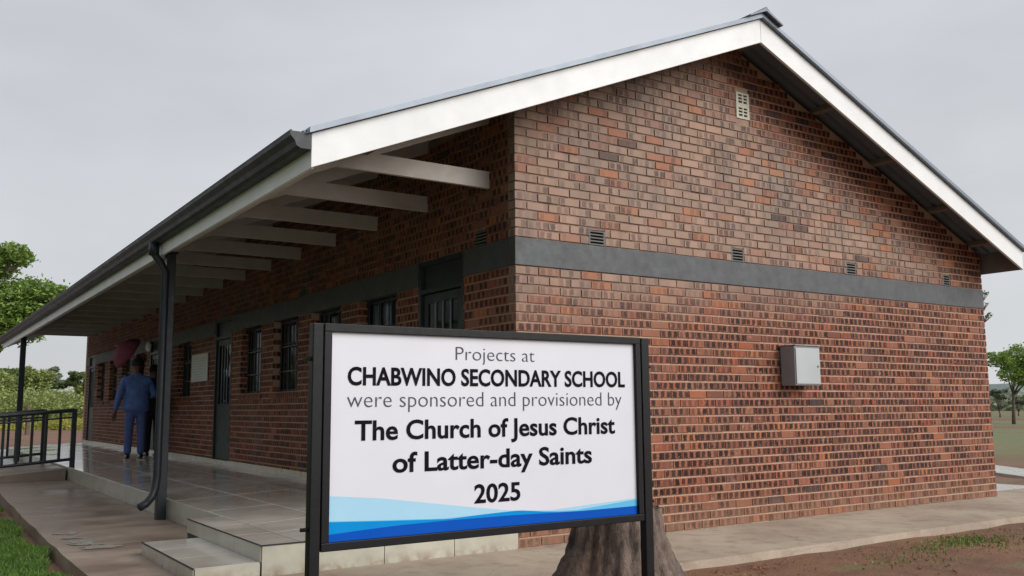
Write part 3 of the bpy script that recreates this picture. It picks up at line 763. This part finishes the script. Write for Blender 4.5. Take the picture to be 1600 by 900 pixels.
sb(PX1, PX1+fw_, -.019, .029, PZ0, PZ1).build('frame_stile', M['frame'], sign, bevel=.003)
sb(PX0-fw_-.053, PX0-fw_-.005, -.02, .028, -.35, PZ1+fw_-.001).build('sign_post', M['frame'], sign, bevel=.004)
sb(PX1+fw_+.006, PX1+fw_+.06, -.02, .028, -.35, PZ1+fw_-.002).build('sign_post', M['frame'], sign, bevel=.004)
for zz in (PZ0+.06, PZ1-.12):
    MB().tube([(PX0-fw_-.085-sx, 0, zz-S0), (PX0-fw_-sx, 0, zz-S0)], .009, 6).build('bolt', M['frame'], sign)
    MB().tube([(PX1+fw_-sx, 0, zz-S0), (PX1+fw_+.08-sx, 0, zz-S0)], .009, 6).build('bolt', M['frame'], sign)
# waves printed along the foot of the panel
def wave(top, bot, mat, d):
    n = 40; mb = MB()
    for k in range(n+1):
        t = k/n; x = PX0+(PX1-PX0)*t; a, b = bot(t), top(t)
        mb.v += [(x-sx, -d, a-S0), (x-sx, -d, max(a+.0002, b)-S0)]
    mb.f = [(2*k, 2*k+2, 2*k+3, 2*k+1) for k in range(n)]
    mb.build('printed_wave', mat, sign)
def curve(pts):                          # read as (u, v) on the photograph's panel, kept as heights along the panel
    q = sorted([((sg(u, v)[0]-PX0)/(PX1-PX0), sg(u, v)[1]) for u, v in pts])
    q = [(0, q[0][1])]+q[1:-1]+[(1, q[-1][1])]
    xs = [a for a, b in q]; zs = [b for a, b in q]
    return lambda t: float(np.interp(t, xs, zs))
bot = lambda t: PZ0+.0003
wave(curve([(515, 775), (600, 779), (700, 789), (800, 798), (860, 797), (994, 778)]), bot, M['wave1'], .0008)
wave(curve([(513, 815), (600, 813), (700, 810), (760, 803), (810, 797), (850, 799), (900, 797), (994, 780)]), bot, M['wave4'], .0012)
wave(curve([(513, 816), (600, 814), (700, 811), (760, 803), (812, 797.5), (870, 800), (930, 797), (996, 790)]), bot, M['wave2'], .0016)
wave(curve([(511, 836), (560, 829), (620, 821), (700, 813), (800, 805), (900, 799), (997, 790)]), bot, M['wave3'], .0020)
# lettering
def text_line(s, u0, u1, v_base, v_cap, weight, mat, cap='A'):
    """one printed line: runs from u0 to u1 with its baseline at v_base (u0 end) and capitals v_cap high"""
    x0, zb = sg(u0, v_base); x1, _ = sg(u1, v_base); _, zc = sg(u0, v_cap)
    cu = bpy.data.curves.new('t', 'FONT'); cu.body = s; cu.size = 1; cu.offset = weight; cu.resolution_u = 4; cu.space_character = 1.0
    o = bpy.data.objects.new('t', cu); col.objects.link(o); bpy.context.view_layer.update()
    me = bpy.data.meshes.new_from_object(o.evaluated_get(bpy.context.evaluated_depsgraph_get()))
    bpy.data.objects.remove(o)
    co = np.empty(len(me.vertices)*3); me.vertices.foreach_get('co', co); co = co.reshape(-1, 3)
    capz = .729
    mn, mxx = co[:, 0].min(), co[:, 0].max()
    kx = (x1-x0)/(mxx-mn); kz = (zc-zb)/capz
    new = np.zeros_like(co); new[:, 0] = x0-sx+(co[:, 0]-mn)*kx; new[:, 1] = -.0024; new[:, 2] = zb-S0+co[:, 1]*kz
    me.vertices.foreach_set('co', new.ravel()); me.materials.clear(); me.materials.append(mat); me.name = 'lettering'; me.update()
    ob = bpy.data.objects.new('lettering', me); col.objects.link(ob); ob.parent = sign
text_line('Projects at', 712, 835, 562.5, 540, -.014, M['inkl'])
text_line('CHABWINO SECONDARY SCHOOL', 543, 976, 601, 572, .026, M['ink'])
text_line('were sponsored and provisioned by', 542, 971, 636.5, 609.5, -.014, M['inkl'])
text_line('The Church of Jesus Christ', 554, 961, 688, 656, .022, M['ink'])
text_line('of Latter-day Saints', 613, 925, 738, 706, .022, M['ink'])
text_line('2025', 741, 813, 786, 756, .022, M['ink'])

# old tree stump behind the sign
def stump():
    mb = MB(); n = 120; rows = 34; r = random.Random(2); ph = [r.uniform(0, 6.28) for _ in range(6)]
    for j in range(rows+1):
        t = j/rows; z = -.2+t*.78
        fl = .232+.37*math.exp(-max(0, z+.05)/.20)
        for k in range(n):
            a = 2*math.pi*k/n
            q = fl*(1+(.10*math.exp(-max(0, z)/.3)+.03)*math.sin(5*a+ph[0])+.03*math.sin(3*a+ph[1]))+.007*math.sin(23*a+ph[2]+1.2*math.sin(7*z))+.009*math.sin(14*a+z*5)+r.uniform(-.007, .007)
            mb.v.append((q*math.cos(a), q*math.sin(a), z+(.03*math.sin(2*a) if j == rows else 0)))
    for j in range(rows):
        for k in range(n): mb.f.append((j*n+k, j*n+(k+1) % n, (j+1)*n+(k+1) % n, (j+1)*n+k))
    mb.f.append(tuple(rows*n+k for k in range(n)))
    return mb
def bark_mat():
    t = NT('furrowed stump bark'); p = t.pos(); P = t.sep(p)
    v = t.comb(t.math('MULTIPLY', P[0], 22), t.math('MULTIPLY', P[1], 22), t.math('MULTIPLY', P[2], 5))
    f = t.noise(1, v, 6, .65); g = t.noise(4, p, 4)
    c = t.mix(t.rng(f, .32, .68), lin((56, 47, 43)), lin((120, 103, 92))); c = t.mix(t.rng(g, .5, .7, 0, .4), c, lin((120, 84, 66)))
    t.set(t.b, 'Base Color', c); t.b.inputs['Roughness'].default_value = .9; t.bump(f, 1.0, .03); return t.m
M['stump'] = bark_mat()
stp = thing('tree_stump', (-.64, -2.05, 0), 'broad grey brown tree stump with flared roots behind the sign', 'tree stump')
stump().build('trunk', M['stump'], stp, True)

# ------------------------------------------------------------------ people
def skin_mesh(name, mat, parent, nodes, edges, levels=2, root=0):
    me = bpy.data.meshes.new(name); me.from_pydata([n[0] for n in nodes], edges, []); me.materials.append(mat)
    o = bpy.data.objects.new(name, me); col.objects.link(o); o.parent = parent
    md = o.modifiers.new('skin', 'SKIN'); md.use_smooth_shade = True
    for i, n in enumerate(nodes):
        rr = n[1]; me.skin_vertices[0].data[i].radius = rr if hasattr(rr, '__len__') else (rr, rr)
        me.skin_vertices[0].data[i].use_root = i == root
    sb_ = o.modifiers.new('sub', 'SUBSURF'); sb_.levels = levels; sb_.render_levels = levels
    return o
def chain(pts, rad, base=0): return [(p, r) for p, r in zip(pts, rad)], [(base+i, base+i+1) for i in range(len(pts)-1)]
def person(loc, rz, label, cloth_top, cloth_leg, rhand, relbow, lhand, lelbow, H=1.79, group=None, stride=.0):
    """figure faces +y before turning; hands and elbows in metres from the feet"""
    p = thing('person', loc, label, 'person', group, rz)
    s = H/1.79
    def V(x, y, z): return (x*s, y*s, z*s)
    hip = V(0, 0, .95); sp1 = V(0, .01, 1.10); sp2 = V(0, .01, 1.28); ch = V(0, 0, 1.42); nk = V(0, .0, 1.52); nk2 = V(0, .015, 1.58); hd = V(0, .02, 1.66); hd2 = V(0, .01, 1.74)
    nodes = [(hip, (.15, .11)), (sp1, (.14, .10)), (sp2, (.16, .11)), (ch, (.15, .11)), (nk, .062), (nk2, .06), (hd, (.078, .095)), (hd2, (.072, .085))]
    edges = [(i, i+1) for i in range(7)]
    legs = {}
    for sx_, fy in ((-1, -stride), (1, stride)):
        b = len(nodes)
        th = V(.09*sx_, 0, .88); kn = V(.105*sx_, fy*.6+.01, .50); an = V(.11*sx_, fy, .09); to = V(.125*sx_, fy+.14, .035)
        nodes += [(th, .09), (kn, .06), (an, .042), (to, .038)]; edges += [(0, b), (b, b+1), (b+1, b+2), (b+2, b+3)]; legs[sx_] = (th, kn, an, to)
    arms = {}
    for sx_, el, ha in ((-1, lelbow, lhand), (1, relbow, rhand)):
        b = len(nodes); sh = V(.185*sx_, 0, 1.42); el = V(*el); ha = V(*ha)
        nodes += [(sh, .058), (el, .042), (ha, .028)]; edges += [(3, b), (b, b+1), (b+1, b+2)]; arms[sx_] = (sh, el, ha)
        d = (Vector(ha)-Vector(el)).normalized(); side = d.cross(Vector((0, 1, 0)) if abs(d.y) < .8 else Vector((1, 0, 0))).normalized()
        palm = Vector(ha)+d*.055; c = len(nodes)
        nodes.append((tuple(palm), (.038, .018))); edges.append((b+2, c))
        nrm = d.cross(side)
        for q, (off, ln) in enumerate(((-.028, .062), (-.010, .078), (.010, .072), (.028, .055))):
            a0 = palm+side*off+d*.035; a1 = a0+d*ln*.55+nrm*.008; a2 = a1+d*ln*.45+nrm*.022; k = len(nodes)
            nodes += [(tuple(a0), .010), (tuple(a1), .0085), (tuple(a2), .007)]; edges += [(c, k), (k, k+1), (k+1, k+2)]
        k = len(nodes); a0 = palm-side*.035; nodes += [(tuple(a0), .012), (tuple(a0-side*.02+d*.04+nrm*.01), .009)]; edges += [(c, k), (k, k+1)]
    body = skin_mesh('body', M['skin'], p, nodes, edges)
    # face: nose, ears, eyes, mouth
    f = MB(); f.tube([V(0, .105, 1.70), V(0, .122, 1.655), V(0, .10, 1.645)], [.010, .018, .010], 8)
    for e in (-1, 1): f.tube([V(.078*e, 0, 1.64), V(.09*e, .0, 1.665), V(.078*e, 0, 1.69)], [.012, .02, .012], 8)
    f.tube([V(-.025, .10, 1.615), V(0, .108, 1.613), V(.025, .10, 1.615)], [.004, .008, .004], 6)
    f.build('face_features', M['skin'], body, True)
    ey = MB()
    for e in (-1, 1): ey.tube([V(.03*e, .088, 1.682), V(.03*e, .102, 1.682)], [.013, .008], 8)
    ey.build('eyes', M['eye'], body, True)
    # hair cap
    hb = MB(); n = 18
    for j in range(9):
        a = math.pi*.62*j/8
        for k in range(n):
            b = 2*math.pi*k/n; w = (1+.04*math.sin(5*b+j))
            hb.v.append(V(.108*math.sin(a)*math.cos(b)*w, -.006+.125*math.sin(a)*math.sin(b)*w-(.012 if a > 1.2 else 0), 1.70+.105*math.cos(a)))
    hb.f = [(j*n+k, j*n+(k+1) % n, (j+1)*n+(k+1) % n, (j+1)*n+k) for j in range(8) for k in range(n)]
    hb.build('hair', M['hair'], p, True)
    # jacket: torso with a skirt, collar and sleeves
    jn = [(V(0, 0, .80), (.255, .18)), (V(0, 0, .96), (.25, .17)), (V(0, .01, 1.12), (.235, .16)), (V(0, .01, 1.28), (.24, .16)), (V(0, 0, 1.41), (.185, .13)), (V(0, 0, 1.50), (.085, .08)), (V(0, .005, 1.545), (.072, .072))]
    je = [(i, i+1) for i in range(6)]
    for sx_ in (-1, 1):
        sh, el, ha = [Vector(q) for q in arms[sx_]]; b = len(jn)
        jn += [(tuple(sh+Vector((.012*sx_, 0, -.005))), .082), (tuple((sh+el)/2), .07), (tuple(el), .062), (tuple(el+(ha-el)*.92), .047)]
        je += [(4, b), (b, b+1), (b+1, b+2), (b+2, b+3)]
    j = skin_mesh('jacket', cloth_top, p, jn, je)
    cl = MB()
    vm_ = MB().box(-.003, .003, -.150, -.147, .80, 1.0)
    tn = [(V(0, 0, .97), (.17, .125)), (V(0, 0, .90), (.165, .12))]; te = [(0, 1)]
    for sx_ in (-1, 1):
        th, kn, an, to = [Vector(q) for q in legs[sx_]]; b = len(tn)
        tn += [(tuple(th+Vector((0, 0, -.06))), .108), (tuple((th+kn)/2), .092), (tuple(kn), .08), (tuple((kn+an)/2), .074), (tuple(an+Vector((0, .005, .0))), .068)]
        te += [(1, b)]+[(b+i, b+i+1) for i in range(4)]
    skin_mesh('trousers', cloth_leg, p, tn, te)
    for sx_ in (-1, 1):
        an, to = legs[sx_][2], legs[sx_][3]; x, y = an[0], an[1]
        sm = MB(); prof_ = [(-.09, .030, .075), (-.05, .042, .09), (.0, .044, .10), (.07, .047, .07), (.13, .050, .052), (.18, .036, .040), (.20, .012, .028)]
        for (yy_, w, h) in prof_:
            for k in range(10):
                a = 2*math.pi*k/10; sm.v.append((x+w*math.cos(a), y+yy_, .022+max(0, h*.5+h*.5*math.sin(a))))
        sm.f = [(i*10+k, i*10+(k+1) % 10, (i+1)*10+(k+1) % 10, (i+1)*10+k) for i in range(6) for k in range(10)]+[tuple(range(10)), tuple(60+k for k in range(10))]
        so_ = sm.build('shoe', M['shoe'], p, True)
        MB().prism([(x-.042, y-.095), (x+.042, y-.095), (x+.052, y+.10), (x+.035, y+.19), (x-.035, y+.19), (x-.052, y+.10)], 'z', 0.0, .024).build('sole', M['sole'], so_)
    return p
zfl = zf(-.72)
person((-.72, 11.35, zf(-.72)+.001), R(-4), 'person in a blue suit standing with their back turned on the veranda', M['suit'], M['trouser'],
       (.30, .18, 1.12), (.30, -.03, 1.14), (-.335, .03, .84), (-.30, -.04, 1.12), H=1.83)
person((-.32, 11.80, zf(-.32)+.001), R(0), 'person in a dark suit raising an arm behind the blue suited person', M['dark'], M['dark'],
       (.27, .1, .86), (.26, -.02, 1.13), (-.20, .12, 1.84), (-.27, .08, 1.58), H=1.72, stride=.06)
# umbrella in the raised hand, tipped to the left
um = thing('umbrella', (-.52, 11.92, 2.05), 'maroon umbrella held up over the two people on the veranda', 'umbrella')
ax = Vector((-.78, -.1, .52)).normalized(); tip = Vector((.0, .0, -.02)); top = tip+ax*.56
ub = MB(); n = 8; q1 = ax.orthogonal().normalized(); q2 = ax.cross(q1); rows_ = 7
for j in range(rows_+1):
    t = j/rows_; rr = .33*math.sin(t*1.35)/math.sin(1.35); dd = .30*(1-math.cos(t*1.35))
    for k in range(n*4):
        a = 2*math.pi*k/(n*4); w = 1-.05*t*abs(math.sin(a*n/2))
        ub.v.append(tuple(top-ax*dd+(q1*math.cos(a)+q2*math.sin(a))*rr*w))
m4 = n*4
ub.f = [(j*m4+k, j*m4+(k+1) % m4, (j+1)*m4+(k+1) % m4, (j+1)*m4+k) for j in range(rows_) for k in range(m4)]
cn = ub.build('canopy', M['umb'], um, True); s_ = cn.modifiers.new('t', 'SOLIDIFY'); s_.thickness = .003
MB().tube([tuple(tip), tuple(top+ax*.05)], .008, 8).build('shaft', M['paper'], um)
MB().tube([tuple(tip-ax*.05), tuple(tip)], .015, 8).build('handle', M['shoe'], um)
for k in range(n):
    a = 2*math.pi*k/n; e = top-ax*.17+(q1*math.cos(a)+q2*math.sin(a))*.28
    MB().tube([tuple(top-ax*.02), tuple((top+e)/2+ax*.03), tuple(e)], .003, 5).build('rib', M['steel'], um)

# ------------------------------------------------------------------ vegetation
def leaves(name, mat, parent, clumps, n, size, seed, flat=.5, kind=None, local=None):
    g = np.random.default_rng(seed); w = np.array([c[1][0]*c[1][1]*c[1][2] for c in clumps])**.75; w /= w.sum()
    idx = g.choice(len(clumps), n, p=w); cen = np.array([c[0] for c in clumps], float)[idx]; rad = np.array([c[1] for c in clumps], float)[idx]
    d = g.normal(size=(n, 3)); d /= np.linalg.norm(d, axis=1)[:, None]; rr = g.uniform(.25, 1, n)**.45
    pos = cen+d*rad*rr[:, None]*(1+.15*g.normal(size=(n, 1)))
    a = g.normal(size=(n, 3)); a[:, 2] *= flat; a /= np.linalg.norm(a, axis=1)[:, None]
    b = np.cross(a, g.normal(size=(n, 3))); b /= np.linalg.norm(b, axis=1)[:, None]
    s = size*g.uniform(.6, 1.3, n)[:, None]
    v = np.empty((n, 4, 3)); v[:, 0] = pos-a*s; v[:, 1] = pos+b*s*.45; v[:, 2] = pos+a*s; v[:, 3] = pos-b*s*.45
    me = bpy.data.meshes.new(name); me.vertices.add(n*4); me.vertices.foreach_set('co', v.ravel())
    me.loops.add(n*4); me.loops.foreach_set('vertex_index', np.arange(n*4)); me.polygons.add(n)
    me.polygons.foreach_set('loop_start', np.arange(n)*4); me.polygons.foreach_set('loop_total', np.full(n, 4)); me.materials.append(mat)
    at = me.attributes.new('tone', 'FLOAT', 'FACE'); at.data.foreach_set('value', g.uniform(0, 1, n).astype(np.float32))
    me.update(); me.validate()
    o = bpy.data.objects.new(name, me); col.objects.link(o)
    if parent: o.parent = parent
    if kind: o['kind'] = kind
    return o
def tree(base, top_h, spread, label, mat, n, size, seed, trunk_r=.16, lean=(0, 0), fork=.4, nb=9, cat='tree', group=None, flatc=.55, name='tree', lobes=None, crown_name='crown'):
    r = random.Random(seed); t = thing(name, base, label, cat, group)
    mb = MB(); f = Vector((lean[0]*fork, lean[1]*fork, top_h*fork))
    mb.tube([(0, 0, -.3), tuple(f*.5+Vector((.05*top_h*r.uniform(-1, 1), 0, 0))), tuple(f)], [trunk_r*1.3, trunk_r, trunk_r*.8], 8)
    cl = []
    ends = lobes or []
    if not lobes:
        for k in range(nb):
            a = 2*math.pi*k/nb+r.uniform(-.4, .4); q = spread*r.uniform(.25, .85)
            ends.append(((lean[0]+q*math.cos(a), lean[1]+q*math.sin(a), top_h*r.uniform(.62, .90)), r.uniform(.25, .42)*spread))
    for e, rd in ends:
        e = Vector(e); mid = f+(e-f)*.5+Vector((r.uniform(-.1, .1), r.uniform(-.1, .1), .12))*spread*.4
        mb.tube([tuple(f*.95), tuple(mid), tuple(e)], [trunk_r*.55, trunk_r*.3, trunk_r*.1], 6)
        cl.append((tuple(e), (rd, rd, rd*flatc)))
        for _ in range(6):
            d = Vector((r.gauss(0, 1), r.gauss(0, 1), r.gauss(0, .7))).normalized()
            e2 = e+Vector((d.x*rd, d.y*rd, d.z*rd*flatc)); rs = rd*r.uniform(.28, .5); cl.append((tuple(e2), (rs, rs, rs*.7)))
            mb.tube([tuple(mid+(e-mid)*.6), tuple(e2)], [trunk_r*.14, trunk_r*.05], 4)
    mb.build('trunk', M['bark'], t, True)
    leaves(crown_name, mat, t, cl, n, size, seed)
    return t
def ground_at(u, d, v=650):
    p = px(u, v, d); p.z = -.12; return p
# tall fresh green tree beyond the far end of the roof
b = ground_at(-55, 32)
def rel(u, v, d, base): q = px(u, v, d); return tuple(q-base)
lb_ = [(rel(-5, 408, 32, b), .85), (rel(-45, 400, 32.5, b), 1.0), (rel(22, 396, 31.5, b), .42), (rel(20, 470, 32, b), 1.05), (rel(58, 462, 32.4, b), .78), (rel(80, 458, 31.8, b), .5), (rel(-15, 500, 31.6, b), 1.1), (rel(30, 505, 32, b), .9), (rel(65, 492, 32, b), .6), (rel(-60, 470, 32, b), 1.3)]
tree(b, 6.5, 2, 'tall fresh green tree standing beyond the far end of the veranda roof', M['leaf'], 30000, .085, 21, .2, fork=.35, lobes=lb_, flatc=.75)
# scrub and trees beyond the courtyard, on the left
def at_dist(u, d): p = px(u, 640, d); p.z = -.12; return p
for i, (u, vt, d, wdt, mt, lab) in enumerate([
    (-10, 578, 92, 44, 'leafo', 'rounded olive bush at the left edge beyond the railing'),
    (14, 574, 105, 34, 'leafd', 'dark green tree left of the far veranda post'),
    (48, 572, 95, 30, 'leafo', 'light green bush just right of the far veranda post'),
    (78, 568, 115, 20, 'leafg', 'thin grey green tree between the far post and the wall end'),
    (113, 576, 100, 26, 'leafd', 'flat crowned dark tree beside the far end of the wall'),
    (140, 588, 90, 22, 'leafo', 'olive bush hidden partly by the end of the veranda wall')]):
    b = at_dist(u, d); h = px(u, vt, d).z+.12; sp = wdt/F*d
    tree(b, h/.96, sp, lab, M[mt], 5200, .17, 40+i, .10, fork=.3 if mt in ('leafg', 'leafd') else .12, nb=10, flatc=.55 if mt in ('leafg', 'leafd') else 1.0)
scr = []; r = random.Random(9)
for k in range(130):
    u = r.uniform(-80, 200); d = r.uniform(84, 112); q = at_dist(u, d); top_v = 598+r.uniform(0, 26)-(10 if u < 60 else 0); hh = max(.8, px(u, top_v, d).z+.12)
    scr.append((tuple(q+Vector((0, 0, hh*.45))), (r.uniform(1.2, 2.4), r.uniform(1.2, 2.4), hh*.5)))
tag(leaves('undergrowth', M['leafo'], None, scr, 42000, .16, 3), 'olive green undergrowth across the field on the left', 'undergrowth', kind='stuff')
scr = []
for k in range(60):
    u = r.uniform(-40, 170); d = r.uniform(60, 78); q = at_dist(u, d); hh = r.uniform(.15, .45)*(1.8 if 70 < u < 150 else .8); scr.append((tuple(q+Vector((0, 0, hh*.5))), (r.uniform(.8, 1.8), r.uniform(.8, 1.8), hh*.6)))
tag(leaves('weeds', M['leafy'], None, scr, 12000, .10, 4), 'yellow green weeds growing on the bare soil behind the ramp', 'weeds', kind='stuff')
fp = at_dist(44, 50); fpt = thing('fence_post', fp, 'dark weathered wooden post standing in the weeds', 'post')
MB().tube([(0, 0, -.2), (.02, 0, .7), (.0, .02, 1.6)], [.13, .12, .10], 7).build('post', M['bark'], fpt)
# right side
b = ground_at(1583, 57)
lb_ = [(rel(1566, 563, 57, b), .75), (rel(1590, 556, 57.5, b), .9), (rel(1615, 565, 57, b), 1.1), (rel(1578, 585, 56.5, b), .75), (rel(1600, 588, 57, b), .9), (rel(1640, 575, 57, b), 1.1)]
tree(b, 4.2, 2, 'single small green tree with bent trunk to the right of the building', M['leaf'], 9000, .10, 61, .10, lean=(.5, 0), fork=.45, lobes=lb_, flatc=.7)
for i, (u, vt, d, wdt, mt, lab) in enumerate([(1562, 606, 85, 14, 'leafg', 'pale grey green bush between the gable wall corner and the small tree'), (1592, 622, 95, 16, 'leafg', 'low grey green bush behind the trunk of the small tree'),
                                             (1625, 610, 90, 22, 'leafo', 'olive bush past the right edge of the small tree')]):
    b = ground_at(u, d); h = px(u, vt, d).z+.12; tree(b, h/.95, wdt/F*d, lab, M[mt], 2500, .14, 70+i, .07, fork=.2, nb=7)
# a tree behind the building whose twigs show past the corner
b = px(1500, 640, 22); b.z = -.12
lb_ = [(rel(1495, 450, 22, b), .45), (rel(1480, 490, 22, b), .5), (rel(1541, 458, 22, b), .07), (rel(1543, 476, 22, b), .05), (rel(1545, 493, 22, b), .08)]
tree(b, 4.5, 1.2, 'tree behind the gable wall with leafy twigs showing past its right corner', M['leafd'], 1400, .05, 81, .08, fork=.5, lobes=lb_, flatc=.8)
def hill():
    mb = MB(); n = 40
    c = px(1640, 600, 700); ax_ = _R.copy(); ax_.z = 0; ax_.normalize(); dpth = Vector((_fw.x, _fw.y, 0)).normalized()
    for i in range(n+1):
        t = i/n*2-1
        for j in range(9):
            s = j/8*2-1; q = Vector((c.x, c.y, 0))+ax_*t*420+dpth*s*140
            h = 20*(math.cos(t*math.pi/2)**1.2)*math.cos(s*math.pi/2)*(1+.15*math.sin(t*9)+.07*math.sin(t*23)) if abs(t) < 1 and abs(s) < 1 else 0
            mb.v.append((q.x, q.y, -.5+h))
    mb.f = [(i*9+j, i*9+j+1, (i+1)*9+j+1, (i+1)*9+j) for i in range(n) for j in range(8)]
    return mb
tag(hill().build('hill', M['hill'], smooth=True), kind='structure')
scr = []; g = random.Random(23)  # added trees out of view, blocking low sky light on the veranda wall
for k in range(110):
    q = (g.uniform(-30, -19), g.uniform(-12, 60)); hh = g.uniform(3.5, 7.0); scr.append(((q[0], q[1], hh*.5), (g.uniform(1.6, 3), g.uniform(1.6, 3), hh*.55)))
tag(leaves('shade_tree_belt', M['leafd'], None, scr, 30000, .38, 18), 'added belt of green trees left of the view, blocking low sky light on the veranda', 'woodland', kind='stuff')
# far tree belt all round the field
g = random.Random(17); scr = []
for k in range(420):
    a = g.uniform(0, 2*math.pi); d = g.uniform(170, 240); q = Vector((d*math.cos(a), d*math.sin(a)+5, 0))
    if q.y < -60: continue
    hh = g.uniform(1.5, 4); scr.append(((q.x, q.y, hh*.5), (g.uniform(3, 8), g.uniform(3, 8), hh*.6)))
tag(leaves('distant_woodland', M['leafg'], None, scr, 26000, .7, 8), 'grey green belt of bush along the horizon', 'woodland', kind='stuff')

# grass blades: lawn at the lower left, weeds by the right edge of the walk
def blades(name, pts, h, seed, label, cat, mat):
    g = np.random.default_rng(seed); n = len(pts); p = np.array(pts); hh = h*g.uniform(.5, 1.3, n)
    a = g.uniform(0, 2*np.pi, n); w = .0045*g.uniform(.7, 1.6, n); dx = np.stack([np.cos(a)*w, np.sin(a)*w, np.zeros(n)], 1)
    le = g.normal(size=(n, 2))*hh[:, None]*.35
    v = np.empty((n, 5, 3)); mid = p.copy(); mid[:, :2] += le*.4; mid[:, 2] += hh*.6; tp = p.copy(); tp[:, :2] += le; tp[:, 2] += hh
    v[:, 0] = p-dx; v[:, 1] = p+dx; v[:, 2] = mid+dx*.7; v[:, 3] = mid-dx*.7; v[:, 4] = tp
    me = bpy.data.meshes.new(name); me.vertices.add(n*5); me.vertices.foreach_set('co', v.ravel())
    li = (np.arange(n)[:, None]*5+np.array([0, 1, 2, 3, 3, 2, 4])).ravel(); me.loops.add(n*7); me.loops.foreach_set('vertex_index', li)
    me.polygons.add(n*2); ls = (np.arange(n)[:, None]*7+np.array([0, 4])).ravel(); me.polygons.foreach_set('loop_start', ls); me.polygons.foreach_set('loop_total', np.tile([4, 3], n))
    me.materials.append(mat); at = me.attributes.new('tone', 'FLOAT', 'FACE'); at.data.foreach_set('value', np.repeat(g.uniform(0, 1, n), 2).astype(np.float32)); me.update(); me.validate()
    o = bpy.data.objects.new(name, me); col.objects.link(o); tag(o, label, cat, kind='stuff')
g = np.random.default_rng(5); P = []
N = 260000
x = -3.16-np.abs(g.normal(size=N))*1.1; y = g.uniform(-1.5, 16, N)**1.0
cl = np.sin(x*5.1+y*2.3)+np.sin(y*4.7-x*3.1)+np.sin(x*11+y*7)*.6
edge = x < -3.27+.06*np.sin(y*3)+.04*np.sin(y*7.7)
keep = edge & ((cl > -1.5) | (g.uniform(size=N) < .4)); x, y = x[keep], y[keep]
blades('grass', np.stack([x, y, np.full(len(x), -.075)], 1), .06, 1, 'fresh green lawn beside the concrete walk', 'grass', M['grass'])
pts = []
for (cx, cy, s, k) in ((3.72, -1.68, .30, 420), (3.1, -1.75, .22, 120), (4.4, -1.8, .5, 160), (2.9, -2.0, .6, 200), (2.0, -1.95, .25, 60), (5.4, -1.9, .5, 120), (-.9, -1.75, .5, 60)):
    q = g.normal(size=(k, 2))*s; pts += [(cx+a, min(cy+b*.4, -1.36), -.07) for a, b in q]
blades('weeds', np.array(pts), .03, 2, 'sparse low weeds on the red soil in front of the gable walk', 'weeds', M['grass'])
# loose stones and clods on the soil
def stones():
    r = random.Random(6); mb = MB()
    for k in range(1100):
        x = r.uniform(-1.5, 8.5); y = -1.38-abs(r.gauss(0, .5)); s = r.uniform(.006, .02)*(1.6 if r.random() < .1 else 1); b = len(mb.v)
        mb.v += [(x+s*r.uniform(.7, 1.2)*dx, y+s*r.uniform(.7, 1.2)*dy, -.066+s*dz) for dx, dy, dz in ((1, 0, 0), (0, 1, 0), (-1, 0, 0), (0, -1, 0), (0, 0, .9), (0, 0, -.6))]
        mb.f += [(b, b+1, b+4), (b+1, b+2, b+4), (b+2, b+3, b+4), (b+3, b, b+4), (b+1, b, b+5), (b+2, b+1, b+5), (b+3, b+2, b+5), (b, b+3, b+5)]
    return mb
M['clod'] = plain('red soil clods', (120, 84, 62), .95, .25, 9)
tag(stones().build('soil_clods', M['clod']), 'small clods and stones scattered on the red soil', 'stones', kind='stuff')
